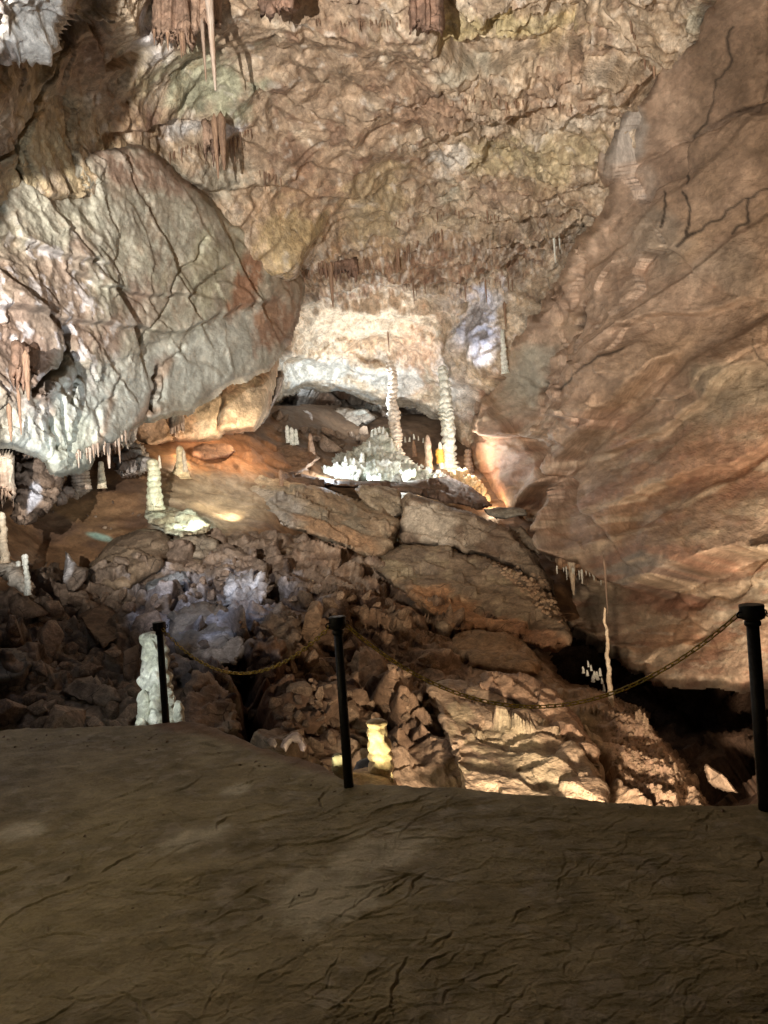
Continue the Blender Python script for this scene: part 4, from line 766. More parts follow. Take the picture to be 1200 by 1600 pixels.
for i, (x, y0, y1, w_) in enumerate(((450, 690, 664, 7), (457, 694, 667, 8), (464, 693, 670, 6))):
    stalagmite('one of the white stubs standing close together in front of the recess', x, y0, y1, w_, w_*.8, M_white, 38, 4, .2, .12, .15, 40+i, group='white stubs in front of the recess', tip=.25)
r = random.Random(3)
stub = [lathe_mesh('stub', [(z, q) for z, q in ring_prof(1, .28, .16, 4, .22, .25, 1.25, 1, 50+i)], 14, 1, M_white, .16, .3, 50+i) for i in range(4)]
def stubs(label, group, pts, d=None, mat=None, name='stalagmite', hr=(8, 16), wr=(.8, 1.3), cat='stalagmite'):
    for (x, y) in pts:
        loc, nor, dh, on = hit(x, y); dd = d if d else dh
        me = r.choice(stub)
        if mat:
            key = (me.name, mat.name)
            if key not in stub_m: stub_m[key] = me.copy(); stub_m[key].materials[0] = mat
            me = stub_m[key]
        o = link(name, me, loc=at(x, y, dd)); H = r.uniform(*hr)*dd/F0; wd = H*r.uniform(*wr)
        o.scale = (wd, wd, H); o.rotation_euler = (r.uniform(-.1, .1), r.uniform(-.1, .1), r.uniform(0, 6)); tag(o, label, cat, group)
stub_m = {}
pts = [(r.gauss(528, 20), 0) for _ in range(26)]; pts = [(x, 760-(x-480)*.38+r.uniform(-14, 10)) for x, _ in pts]
stubs('small bright white stub in the crowd on the left flank of the white dripstone mound', 'white stubs on the dripstone mound', pts, 37.3, None, hr=(9, 17))
stubs('short pale stub growing on the top of the white dripstone mound', 'stubs on the mound top', [(581, 683), (587, 680), (593, 676), (599, 678), (605, 684), (612, 700), (578, 700)], 39.2, hr=(8, 12), wr=(.7, 1))
stubs('tiny white stub among the dark rocks left of the slender broomstick stalagmite', 'white stubs in the dark gap', [(912, 1052), (918, 1056), (924, 1048), (929, 1060), (934, 1062), (938, 1056), (941, 1068), (927, 1066), (944, 1080), (920, 1042)], 16.5, hr=(9, 14), wr=(.6, .9))
pts = [(r.uniform(950, 1010), 0) for _ in range(9)]; pts = [(x, 1104+(x-950)*.35+r.uniform(-3, 6)) for x, _ in pts]+[(1000+k*9+r.uniform(-3, 3), 1125+k*14+r.uniform(-3, 3)) for k in range(8)]
stubs('tiny tan knob along the crest of the lit gravelly ridge right of the broomstick stalagmite', 'tan knobs on the gravelly ridge', pts, None, M_gritw, 'stalagmite', (9, 18), (.7, 1.2))
stubs('small pale stub on the ground behind the columns', 'stubs behind the columns', [(633+k*7, 690+r.uniform(-4, 4)) for k in range(5)]+[(655, 722), (662, 736)], 45, hr=(7, 10), wr=(.5, .8))

def inside(x, y, p):
    c = False
    for i in range(len(p)):
        a, b = p[i-1], p[i]
        if (a[1] > y) != (b[1] > y) and x < (b[0]-a[0])*(y-a[1])/(b[1]-a[1])+a[0]: c = not c
    return c
# ---- dripstone mound, flowstones and other pale masses
def flow_disp(a=.3, ring=.6):
    def f(P, U, V): return a*(.5*fbm(P, 1.2, 3, 701)+.5*terrace(fbm(aniso(warp(P, .8, .2, 2), 8, 4, ring), 1, 3, 702), 3, .12)+.25*fbm(aniso(P, 90, 2, .3), 1, 3, 703)+.15*ridged(P, .5, 3, 705))
    return f
def fblock(name, label, cat, outline, ctrl, th, a, pa, r_=10, s=0, step=1.6, ring=.6, rough=.06):
    return tag(block(name, outline, ctrl, th, flow_disp(a, ring), pa, M_near, step, r_, s, rough), label, cat)
fblock('dripstone_mound', 'white and pale green dripstone mound at the foot of the needle shaped column', 'dripstone mound', [(492, 752), (500, 732), (518, 716), (545, 706), (566, 706), (574, 694), (579, 678), (590, 671), (604, 674), (610, 688), (618, 706), (636, 722), (662, 736), (684, 746), (640, 748), (600, 752), (560, 748), (530, 757)], [(492, 752, 37.5), (590, 671, 40.5), (684, 746, 38), (560, 752, 36.5)], 4, .8, slab_paint((.62, .64, .56), (.45, .50, .42), (.70, .70, .66), 41), 20, 41)
fblock('flowstone', 'flowstone apron coloured as a greenish pool of light below the greenish banded stalagmite', 'flowstone', [(226, 806), (230, 792), (256, 788), (284, 799), (310, 810), (330, 822), (326, 832), (300, 836), (266, 834), (246, 820)], [(228, 806, 22.9), (326, 830, 21.2), (256, 790, 23.8)], .5, .22, slab_paint((.55, .56, .42), (.34, .28, .18), (.30, .24, .15), 42), 4, 42, ring=.14, rough=.12)  # the greenish pool of light is put into this apron's colour
fblock('flowstone', 'pale ribbed flowstone tongue running down left of the striped stubby stalagmite', 'flowstone', [(84, 780), (92, 765), (108, 752), (116, 742), (140, 752), (138, 765), (120, 776), (104, 782), (90, 790)], [(84, 780, 21), (140, 750, 22.5), (100, 790, 21)], 1.4, .4, slab_paint((.36, .29, .24), (.26, .19, .15), None, 43), 9, 43, ring=.2)
fblock('flowstone', 'pale flowstone tongue under the thin white stalagmite at the left edge', 'flowstone', [(-20, 880), (4, 872), (26, 888), (44, 904), (54, 918), (44, 928), (24, 916), (8, 898), (-20, 900)], [(-20, 880, 15.6), (54, 918, 14.9), (0, 870, 15.8)], .9, .25, slab_paint((.48, .44, .38), (.33, .28, .23), None, 44), 9, 44, ring=.25)
fblock('flowstone', 'pale honey flowstone spreading at the base of the yellow lit stalagmite', 'flowstone', [(544, 1210), (556, 1203), (578, 1200), (600, 1204), (618, 1218), (622, 1245), (540, 1245)], [(544, 1210, 7.5), (620, 1220, 7.4), (570, 1200, 7.7)], .4, .06, slab_paint((.55, .43, .27), (.42, .30, .18), None, 45), 12, 45, ring=.1)
fblock('rock', 'dark blue grey rock wedged between the greenish stump and the yellow lit stalagmite', 'rock', [(548, 1208), (556, 1190), (580, 1180), (592, 1186), (594, 1206), (570, 1212)], [(548, 1208, 7.9), (590, 1183, 7.9), (570, 1212, 7.8)], .3, .03, slab_paint((.16, .17, .19), (.11, .12, .13), None, 46), 6, 46)
fblock('rock', 'pale arched stone at the foot of the rubble, left of the middle post', 'rock', [(436, 1168), (442, 1155), (456, 1144), (466, 1143), (476, 1152), (482, 1166), (477, 1176), (470, 1174), (466, 1160), (455, 1158), (450, 1166), (446, 1176)], [(436, 1168, 8.6), (482, 1166, 8.6), (460, 1143, 8.8)], .25, .03, slab_paint((.58, .48, .42), (.42, .34, .28), None, 47), 5, 47, 1.2)
fblock('rock', 'small pale rounded stone just left of the arched stone', 'rock', [(416, 1158), (422, 1152), (430, 1154), (434, 1162), (430, 1170), (420, 1168)], [(416, 1158, 8.8), (434, 1162, 8.7), (424, 1150, 8.8)], .2, .03, slab_paint((.52, .42, .38), (.42, .34, .28), None, 48), 4, 48, 1.2)
fblock('rock', 'white domed stone at the right foot of the white dripstone mound', 'rock', [(610, 752), (614, 742), (622, 738), (630, 744), (632, 752), (620, 756)], [(610, 752, 36), (632, 752, 36), (620, 738, 36.2)], .8, .1, slab_paint((.65, .68, .62), (.5, .52, .48), None, 49), 5, 49, 1.2)
fblock('pale_rock', 'bright white rock hanging in the top left corner above the shaded rock face', 'rock', [(-120, -120), (90, -120), (98, -20), (104, 10), (92, 45), (84, 72), (60, 74), (45, 78), (30, 74), (10, 76), (4, 86), (-30, 90), (-120, 100)], [(-120, -120, 9.5), (90, -120, 10.5), (84, 72, 12), (-30, 90, 11)], 2, .6, slab_paint((.60, .56, .50), (.40, .31, .25), (.70, .69, .68), 50), 9, 50, 2.0)

# ---- dripstone curtains
def cur_disp(P, U, V): return .16*fbm(aniso(P, 90, 2.5, .16), 1, 3, 711)+.12*np.abs(fbm(aniso(P, 90, 4, .34), 1, 2, 713))+.05*fbm(P, .3, 3, 712)
def jag(x0, y0, x1, y1, n, a, b, seed):
    q = random.Random(seed); o = []
    for i in range(n):
        t = (i+.5)/n; x = x0+(x1-x0)*t; y = y0+(y1-y0)*t; e = abs(x1-x0)/n*.42*(1 if x1 > x0 else -1)
        o += [(x-e, y+q.uniform(0, a*.3)), (x, y+q.uniform(a, b))]
    return o
def curtain(label, left, right, ytl, ytr, ybl, ybr, n, a, b, d0, d1, mat_p, seed, th=.9):
    poly = [(left, ytl), (right, ytr)]+jag(right, ybr, left, ybl, n, a, b, seed)
    o = block('dripstone_curtain', poly, [(left, ytl, d0), (right, ytr, d1), ((left+right)/2, max(ybl, ybr)+b, (d0+d1)/2-.1)], th, cur_disp, mat_p, M_near, 1.5, 4, seed, .0)
    return tag(o, label, 'dripstone curtain')
pb = slab_paint((.30, .20, .14), (.19, .12, .085), None, 60); pc = slab_paint((.50, .42, .33), (.34, .23, .16), None, 61); pd = slab_paint((.25, .155, .11), (.16, .10, .07), None, 62)
curtain('wide dark brown dripstone curtain at the top, left of the thick single stalactite', 238, 300, -30, -30, 42, 62, 9, 6, 30, 16.3, 16.6, pb, 60, 1.2)
curtain('brown dripstone curtain around the root of the thick single stalactite at the top', 296, 345, -30, -30, 45, 28, 7, 6, 26, 16.6, 17, pb, 61, 1.2)
curtain('pair of fat brown dripstone lobes at the top edge, centre left', 402, 460, -40, -40, 14, 10, 4, 8, 22, 15.8, 16, pd, 62, 1.0)
curtain('brown tapered dripstone cluster hanging below the grey green patch of ceiling', 318, 350, 192, 192, 222, 220, 5, 4, 60, 21.5, 21.7, pb, 63, .8)
curtain('dense brown dripstone curtain with pale tips at the foot of the left wall', 112, 212, 690, 655, 706, 676, 16, 6, 24, 17.5, 20.4, pc, 64, .7)
curtain('shaggy brown dripstone pillar base hanging over the stubby striped stalagmite', 145, 180, 640, 622, 700, 690, 6, 8, 30, 18.2, 19, pb, 65, .9)
curtain('pale narrow dripstone cluster hanging in front of the orange lit wall', 267, 286, 642, 640, 664, 660, 4, 6, 28, 27.0, 27.2, pc, 66, .6)
curtain('grey ribbed dripstone drapery at the left edge above the bent stalagmite', -20, 22, 700, 715, 770, 760, 8, 10, 40, 14.8, 15.0, pc, 67, .8)
curtain('white and orange dripstone curtain on the corner of the right wall above the slender stalagmite', 868, 940, 870, 876, 884, 896, 12, 3, 14, 23.6, 22, slab_paint((.60, .45, .32), (.44, .27, .16), None, 68), 68, .8)
curtain('brown shaggy dripstone tassel on the left wall at the photo edge', 22, 54, 540, 545, 572, 576, 5, 6, 40, 12.4, 12.6, pd, 69, .6)
curtain('brown drooping dripstone mass left of the yellow ceiling block', 640, 690, -40, -40, 34, 44, 8, 6, 24, 17.2, 17.4, pd, 70, 1.2)
curtain('dark brown dripstone curtain over the alcove at its left', 498, 560, 408, 404, 424, 420, 12, 4, 22, 33.2, 33.8, pd, 71, .8)

# ---- stalactites
sta = {}
def stal_mesh(mat, k):
    key = (mat.name, k)
    if key not in sta:
        H = 1.0; rr = random.Random(k); n = 16
        prof = [(-1.0+i/n, max(.02, (.5*((i/n)**(.55+.3*rr.random()))*.8+.1)*(1+.08*math.sin(i*2.1+k)))) for i in range(n+1)]
        me = lathe_mesh('stalactite', prof, 10, 1, mat, .10, .0, 80+k, .15); sta[key] = me
    return sta[key]
def stalactite(px, py, ln, wd, label, group=None, d=None, mat=None, up=4):
    loc, nor, dh, on = hit(px, py); dd = d if d else dh-.12
    o = link('stalactite', stal_mesh(mat or M_tanc, r.randrange(5)), loc=at(px, py-up, dd)); k = dd/F0
    o.scale = (wd*k, wd*k, (ln+up)*k); o.rotation_euler = (0, 0, r.uniform(0, 6)); return tag(o, label, 'stalactite', group)
def fringe(line, n, l0, l1, w0, w1, label, group, d=None, mat=None, jy=3, prob=None):
    p = np.array(line, float); s = np.r_[0, np.cumsum(np.hypot(*np.diff(p, axis=0).T))]
    for i in range(n):
        q = (.5+.5*math.sin(7*r.random()*(1+i % 3))+.6*(r.random()-.5) if i % 2 else r.random())*s[-1]; q = min(max(q, 0), s[-1]); x = np.interp(q, s, p[:, 0]); y = np.interp(q, s, p[:, 1])+r.uniform(-jy, jy)
        l = (l0*.5+(l1*1.15-l0*.5)*r.random()**2.2)*(.6+.5*math.sin(q*.11)**2); stalactite(x, y, l, r.uniform(w0, w1)*(.7+.5*l/l1), label, group, d, mat)
stalactite(327, 30, 112, 13, 'thick single pale stalactite, the largest hanging from the ceiling at the top left', None, 16.4, M_pink, 30)
stalactite(316, 50, 78, 7, 'thin pale stalactite hugging the left side of the thick single one', None, 16.4, M_pink, 10)
stalactite(335, 195, 84, 10, 'longest brown stalactite of the tapered cluster below the grey green patch', None, 21.3, M_tanc, 6)
stalactite(345, 190, 76, 15, 'fat brown stalactite at the right of the tapered cluster below the grey green patch', None, 21.3, M_tanc, 6)
stalactite(944, 884, 78, 4, 'thin dark stalactite reaching down towards the tip of the broomstick stalagmite', None, 15.6, M_dark, 6)
stalactite(516, 420, 60, 9, 'longest dark brown stalactite above the alcove', None, 33, M_tanc, 5)
stalactite(893, 890, 40, 12, 'white pointed stalactite on the corner of the right wall', None, 22.6, M_cream, 12)
stalactite(863, 345, 66, 5, 'thin white stalactite hanging high beside the right wall', None, 31, M_white)
stalactite(872, 350, 40, 4, 'shorter white stalactite beside the thin one high by the right wall', None, 31, M_white)
stalactite(606, 525, 26, 3.5, 'thin rusty stalactite hanging straight above the needle shaped column', None, 43, M_tanc)
stalactite(788, 480, 34, 5, 'thin brown stalactite above the thin banded white stalagmite on the right of the alcove', None, 38, M_tanc)
stalactite(14, 640, 50, 9, 'brown stalactite hanging free at the left edge of the left wall', None, 12.2, M_tanc)
stalactite(29, 620, 60, 6, 'thin brown stalactite on the pale lower corner of the left wall', None, 12.3, M_tanc)
stalactite(40, 560, 66, 12, 'brown spike of the shaggy tassel on the left wall', None, 12.2, M_tanc)
stalactite(165, 650, 82, 12, 'long pale brown stalactite in the dense curtain at the foot of the left wall', None, 18.6, M_pink)
fringe([(240, 52), (300, 60)], 12, 12, 36, 3, 5, 'thin brown stalactite on the edge of the wide curtain at the top', 'stalactites on the wide top curtain', 16.4)
fringe([(265, 246), (290, 232), (315, 228), (352, 225), (392, 205)], 34, 8, 34, 1.6, 3.2, 'thin brown stalactite in the fringe either side of the tapered cluster', 'fringe below the grey green patch')
fringe([(472, 428), (500, 414), (560, 410), (600, 404), (650, 385), (690, 365)], 50, 6, 30, 2, 4.2, 'small brown stalactite in the fringe along the lip above the alcove', 'fringe above the alcove', None, M_tanc)
fringe([(612, 350), (680, 340), (740, 330), (800, 345)], 26, 5, 18, 1.5, 3, 'tiny brown stalactite under the pale blocks of the middle ceiling', 'fringe under the pale blocks', None, M_tanc)
fringe([(405, 272), (440, 282)], 8, 8, 24, 2, 4, 'small brown stalactite in the little tuft left of the ceiling centre', 'little tuft of stalactites')
fringe([(690, 160), (760, 160), (840, 165), (920, 170)], 26, 5, 18, 2, 4, 'small brown stalactite under the pale ledge at the upper right of the ceiling', 'fringe on the upper right ledge')
fringe([(455, 30), (540, 40), (630, 36)], 22, 6, 22, 1.6, 3.4, 'small brown stalactite scattered along the top middle of the ceiling', 'fringe along the top middle')
fringe([(118, 712), (150, 700), (180, 690), (212, 672)], 24, 8, 30, 3, 6, 'pale tipped stalactite in the dense curtain at the foot of the left wall', 'stalactites in the left wall curtain', None, M_pink)
fringe([(870, 890), (938, 900)], 14, 5, 16, 2, 3.4, 'tiny white stalactite on the corner curtain of the right wall', 'tiny stalactites on the corner curtain', 22, M_white, 2)
fringe([(985, 40), (1000, 90), (1022, 110)], 10, 8, 40, 3, 5, 'narrow brown stalactite in the crease between ceiling and right wall', 'stalactites in the right crease')
fringe([(600, 440), (700, 450), (800, 440)], 18, 6, 26, 1.6, 3, 'tiny brown stalactite on the back wall right of the dark lip', 'stalactites on the back wall')

clump_later = 1
# ---- clumps of coral-like calcite, each one growth on its rock
ico = bmesh.new(); bmesh.ops.create_icosphere(ico, subdivisions=2, radius=1); icov = np.array([v.co[:] for v in ico.verts]); icof = np.array([[v.index for v in f.verts] for f in ico.faces]); ico.free()
def clump(label, poly, n, s0, s1, mat, seed, name='calcite_clump', cat='calcite clump', tall=1.0, d=None):
    q = np.random.default_rng(seed); pa = np.array(poly); vs = []; fs = []; k = 0; tries = 0
    while k < n and tries < n*8:
        tries += 1; x = q.uniform(*pa[:, 0][[pa[:, 0].argmin(), pa[:, 0].argmax()]]); y = q.uniform(pa[:, 1].min(), pa[:, 1].max())
        if not inside(x, y, poly): continue
        loc, nor, dd, on = hit(x, y)
        if d: loc = at(x, y, d)
        if loc is None: continue
        s = q.uniform(s0, s1)/2*(d or dd)/F0
        v = icov*np.array([1, .8, tall])*s; v = v*(1+.35*fbm(v+q.uniform(0, 99), s*.8, 2, seed)[:, None])
        a = q.uniform(0, 6); c_, s_ = math.cos(a), math.sin(a); v = np.c_[v[:, 0]*c_-v[:, 1]*s_, v[:, 0]*s_+v[:, 1]*c_, v[:, 2]]
        vs.append(v+np.array(loc[:])); fs.append(icof+k*len(icov)); k += 1
    v = np.concatenate(vs); f = np.concatenate(fs); o = v.mean(0); o[2] = v[:, 2].min()
    return tag(link(name, mk_mesh(name, v-o, f, None, True, mat), loc=o), label, cat, kind='stuff' if 'crust' in name else None)
clump('bright cream coral like calcite clump right of the columns, spilling down beside the dark ledge', [(706, 738), (728, 734), (740, 748), (756, 760), (764, 786), (748, 790), (738, 776), (724, 766), (708, 750)], 70, 6, 13, M_yelc, 1, tall=1.2, d=39.5)
clump('pale calcite lumps scattered at the feet of the columns', [(612, 736), (640, 720), (690, 738), (700, 750), (660, 752)], 46, 4, 9, M_white, 2, d=38.6)
clump('knobbly tan crust on the upper right end of the largest slab', [(770, 885), (800, 878), (850, 905), (888, 975), (860, 970), (820, 930)], 150, 4, 10, M_crust, 3, 'calcite_crust', 'calcite crust', .7)
clump('tan knobs standing on the top edge near the tip of the largest slab', [(818, 905), (830, 900), (848, 910), (850, 930), (836, 930)], 24, 6, 12, M_crust, 4, 'calcite_crust', 'calcite crust', 1.0)
clump('rough gravelly crust covering the right ridge of the lit rubble slope', [(950, 1110), (1000, 1120), (1030, 1160), (1060, 1200), (1080, 1240), (1000, 1245), (960, 1190)], 260, 4, 9, M_gritw, 5, 'gravel_crust', 'gravel crust', .8)

# ---- loose rubble
def rock_proto(seed):
    q = random.Random(seed); bm = bmesh.new()
    for _ in range(13):
        v = Vector((q.gauss(0, 1), q.gauss(0, 1), q.gauss(0, 1))).normalized(); bm.verts.new((v.x*1.0*q.uniform(.8, 1.1), v.y*.85*q.uniform(.8, 1.1), v.z*.5*q.uniform(.8, 1.1)))
    rr = bmesh.ops.convex_hull(bm, input=bm.verts); bmesh.ops.delete(bm, geom=[g for g in rr['geom_interior'] if isinstance(g, bmesh.types.BMVert)], context='VERTS')
    bmesh.ops.bevel(bm, geom=list(bm.edges), offset=.02, segments=1, affect='EDGES')
    bmesh.ops.triangulate(bm, faces=bm.faces); bmesh.ops.subdivide_edges(bm, edges=bm.edges, cuts=2, use_grid_fill=True)
    P = np.array([v.co[:] for v in bm.verts]); n = .035*fbm(P, .6, 4, seed)+.02*fbm(P, .2, 3, seed+7)
    for v, k in zip(bm.verts, n): v.co += v.co.normalized()*float(k)
    me = bpy.data.meshes.new('rock'); bm.to_mesh(me); bm.free(); me.polygons.foreach_set('use_smooth', np.ones(len(me.polygons), bool)); return me
protos = {}
for mat in (M_grit, M_gritw):
    protos[mat.name] = []
    for k in range(8):
        me = rock_proto(k+(0 if mat is M_grit else 20)); me.materials.append(mat); protos[mat.name].append(me)
OBB = [(ol, (min(q[0] for q in ol), max(q[0] for q in ol), min(q[1] for q in ol), max(q[1] for q in ol))) for ol in OUTL]
def scatter(label, group, poly, n, s0, s1, mat, seed, sink=.25, on_=('rubble', 'mud')):
    q = random.Random(seed); pa = np.array(poly); k = 0; tries = 0; placed = []
    while k < n and tries < n*20:
        tries += 1; x = q.uniform(pa[:, 0].min(), pa[:, 0].max()); y = q.uniform(pa[:, 1].min(), pa[:, 1].max())
        if not inside(x, y, poly): continue
        s = s0+(s1-s0)*q.random()**1.4
        if any(bb[0]-s*.5 < x < bb[1]+s*.5 and bb[2]-s*.5 < y < bb[3]+s*.5 and polysd(np.array([x]), np.array([y]), ol)[0] > -s*.45 for ol, bb in OBB): continue
        if any((x-a)**2+(y-b)**2 < ((s+c)*.40)**2 for a, b, c in placed): continue
        loc, nor, dd, on = hit(x, y)
        if loc is None or not on.startswith(on_): continue
        placed.append((x, y, s)); R = s*.68*dd/F0
        o = link('rock', q.choice(protos[mat.name]), loc=loc+Vector((0, R*(sink-.55), R*(.35-sink)))); o.scale = (R*q.uniform(.85, 1.3), R*q.uniform(.8, 1.2), R*q.uniform(.8, 1.3)); o.rotation_euler = (q.gauss(.9, .5), q.gauss(0, .6), q.uniform(0, 6.3))
        tag(o, label, 'rock', group); k += 1
scatter('dim brown angular rock in the rubble at the lower left', 'brown rocks of the lower left rubble', [(-20, 960), (100, 930), (260, 930), (290, 1040), (235, 1140), (-20, 1150)], 130, 14, 84, M_grit, 1)
scatter('small brown stone just below the biggest smooth boulder', 'small stones below the smooth boulder', [(100, 920), (260, 925), (300, 935), (260, 960), (130, 950)], 10, 8, 24, M_grit, 2)
scatter('small grey brown rock between the white cracked rock and the bluish white split face', 'rocks around the white cracked rock', [(300, 880), (380, 870), (440, 930), (470, 1060), (300, 1060), (280, 930)], 50, 8, 34, M_grit, 3)
scatter('brown rock in the tumbled heap around the head of the middle post', 'rocks around the middle post head', [(440, 930), (560, 900), (680, 1000), (700, 1120), (560, 1130), (450, 1080)], 100, 12, 70, M_gritw, 4)
scatter('dark rock at the bottom of the gully between the left and middle posts', 'rocks in the dark gully', [(380, 1100), (500, 1090), (560, 1180), (520, 1190), (440, 1150)], 24, 10, 34, M_grit, 5)
scatter('tan stone resting on the warm lit slope right of the yellow lit stalagmite', 'stones on the warm lit slope', [(640, 1060), (850, 1080), (940, 1220), (700, 1220)], 12, 6, 22, M_gritw, 6, .4)
scatter('dark block in the recess behind the white dripstone mound', 'dark blocks in the recess', [(432, 652), (560, 642), (610, 690), (560, 700), (450, 705)], 44, 12, 44, M_grit, 8, .1)
scatter('small stone on the brown mud slope', 'stones on the mud slope', [(60, 800), (220, 780), (240, 840), (130, 860)], 8, 4, 9, M_grit, 7)

scatter('crumb of dried mud lying along the edge of the path', 'crumbs along the path edge', [(0, 1150), (240, 1140), (400, 1185), (560, 1232), (1200, 1268), (1200, 1285), (560, 1250), (300, 1175), (0, 1170)], 60, 2, 9, M_grit, 11, .6, ('cave_floor',))
scatter('loose dark pebble lying on the open path', 'pebbles on the path', [(0, 1200), (1200, 1300), (1200, 1600), (0, 1600)], 40, 2, 8, M_grit, 12, .6, ('cave_floor',))
# ---- barrier posts and chains
M_black = simple_mat('black_painted_metal', (.010, .010, .011), .6, 0, 40, .3, .1); M_chain = simple_mat('yellow_painted_chain', (.50, .36, .05), .5, .0, 60, .3, .1); M_chaind = simple_mat('dark_tarnished_chain', (.16, .11, .03), .5, .3, 60, .4, .1)
def turned(name, prof, seg, mat, parent, loc=(0, 0, 0), rot=None):
    v = []; f = []
    for z, rad in prof:
        for j in range(seg): a = 2*math.pi*j/seg; v.append((rad*math.cos(a), rad*math.sin(a), z))
    for i in range(len(prof)-1):
        for j in range(seg): k = (j+1) % seg; f.append((i*seg+j, i*seg+k, (i+1)*seg+k, (i+1)*seg+j))
    f.append(tuple(range(seg))[::-1]); f.append(tuple((len(prof)-1)*seg+j for j in range(seg)))
    me = bpy.data.meshes.new(name); me.from_pydata(v, [], f); me.materials.append(mat)
    for p in me.polygons: p.use_smooth = len(p.vertices) == 4
    o = link(name, me, parent, loc)
    if rot: o.rotation_euler = rot
    return o
def torus_mesh(name, a, b, rad, mat, n=18, m=8):
    """oval ring: straight half length a, bend radius b"""
    c = []
    for i in range(n):
        t = 2*math.pi*i/n; c.append(((a if math.cos(t) > 0 else -a)+b*math.cos(t), b*math.sin(t)))
    v = []; f = []
    for i, (x, y) in enumerate(c):
        x2, y2 = c[(i+1) % n]; x0, y0 = c[i-1]; tx, ty = x2-x0, y2-y0; L = math.hypot(tx, ty); nx, ny = ty/L, -tx/L
        for j in range(m): u = 2*math.pi*j/m; v.append((x+nx*rad*math.cos(u), y+ny*rad*math.cos(u), rad*math.sin(u)))
    for i in range(n):
        for j in range(m): k = (j+1) % m; i2 = (i+1) % n; f.append((i*m+j, i2*m+j, i2*m+k, i*m+k))
    me = bpy.data.meshes.new(name); me.from_pydata(v, [], f); me.materials.append(mat); me.polygons.foreach_set('use_smooth', np.ones(len(me.polygons), bool)); return me
def post(bx, by, d, H, s, label, az):
    p = at(bx, by, d); e = bpy.data.objects.new('barrier_post', None); COL.objects.link(e); e.location = p; e.rotation_euler = (0, 0, az); e.empty_display_size = .2
    tag(e, label, 'post', 'black barrier posts')
    turned('shaft', [(-.25, .030*s), (H-.085, .026*s)], 20, M_black, e)
    turned('collar', [(H-.105, .030*s), (H-.10, .034*s), (H-.085, .034*s), (H-.075, .029*s)], 20, M_black, e)
    cp = turned('cap', [(H-.074, .036*s), (H-.066, .050*s), (H-.045, .054*s), (H-.020, .050*s), (H-.006, .052*s), (H, .050*s), (H+.003, .043*s)], 24, M_black, e)
    for sx in (-1, 1):
        me = torus_mesh('eyelet', .004, .013, .004, M_black); o = link('eyelet', me, e, (sx*.058*s, 0, H-.045)); o.rotation_euler = (math.pi/2, 0, 0)
    return e, p
P1, p1 = post(261, 1152, 6.15, .96, 1.05, 'farthest black barrier post, standing before the big white layered stalagmite', .8)
P2, p2 = post(545, 1228, 4.36, 1.0, 1.0, 'middle black barrier post beside the greenish yellow stump', .5)
P3, p3 = post(1196, 1262, 3.67, 1.01, 1.15, 'nearest black barrier post at the right edge of the photo', .2)
p4 = Vector((5.2, 2.2, p3.z))
def chain(label, a, b, sag, mat, n=None, pitch=.040, cap_=100):
    e = bpy.data.objects.new('chain', None); COL.objects.link(e); e.location = a; tag(e, label, 'chain', 'yellow chains between the posts')
    N = 400; q = [a.lerp(b, i/N)-Vector((0, 0, 4*sag*(i/N)*(1-i/N))) for i in range(N+1)]
    s = [0]
    for i in range(N): s.append(s[-1]+(q[i+1]-q[i]).length)
    n = min(cap_, int(s[-1]/pitch)); pt = s[-1]/n; me = torus_mesh('link', pt*.36, pt*.25, pt*.085, mat)
    for k in range(n):
        t = (k+.5)*pt; i = min(N-1, int(np.searchsorted(s, t))-1); i = max(i, 0); dirv = (q[i+1]-q[i]).normalized(); u = (t-s[i])/(s[i+1]-s[i]+1e-9); c = q[i].lerp(q[i+1], u)
        o = link('link', me, e, c-a); o.rotation_mode = 'QUATERNION'; o.rotation_quaternion = dirv.to_track_quat('X', 'Z') @ Matrix.Rotation((math.pi/2 if k % 2 else 0)+.5, 3, 'X').to_quaternion()
    return e
def top(p, H): return Vector((p.x, p.y, p.z+H-.05))
def off(a, b, k=.055):
    u = (b-a); u.z = 0; u.normalize(); return a+u*k
T1, T2, T3 = top(p1, .96), top(p2, 1.0), top(p3, 1.01)
chain('yellow chain sagging between the farthest and the middle post', off(T1, T2), off(T2, T1), .33, M_chain)
chain('yellow chain sagging between the middle and the nearest post', off(T2, T3), off(T3, T2, .065), .47, M_chain)
chain('end of a yellow chain leaving the nearest post to the right', off(T3, p4+Vector((0, 0, .96)), .065), p4+Vector((0, 0, .96)), .35, M_chaind)

# ---- unseen blocker added outside the frame, shaped to shade the top left corner
LAMP1 = Vector((-3.2, .2, 2.6))
lobe = [(190, -60), (196, 0), (208, 60), (213, 120), (208, 165), (188, 205), (160, 235), (125, 258), (95, 272), (60, 279), (24, 283), (14, 320), (8, 350), (-30, 390), (-260, 420), (-330, 100), (-260, -60), (-60, 100), (0, 110), (60, 88), (96, 74), (110, 20), (118, -60)]
pts = []
for x, y in lobe:
    loc, nor, dd, on = hit(x, y); pts.append(LAMP1+(loc-LAMP1)*.14)
cen = sum(pts, Vector())/len(pts); ax = (cen-LAMP1).normalized()
v = []; n_ = len(pts)
fl = [p+ax*(-(p-cen).dot(ax)) if False else p for p in pts]
v = [tuple(p) for p in fl]+[tuple(LAMP1+(p-LAMP1)*1.10) for p in fl]
me = bpy.data.meshes.new('boulder'); me.from_pydata(v, [], [tuple(range(n_)), tuple(range(2*n_-1, n_-1, -1))]+[(i, i+n_, (i+1) % n_+n_, (i+1) % n_) for i in range(n_)]); me.materials.append(M_grit)
shade = link('shadow_blocker', me); tag(shade, 'unseen blocker added outside the left edge to shadow the top left ceiling', 'rock')

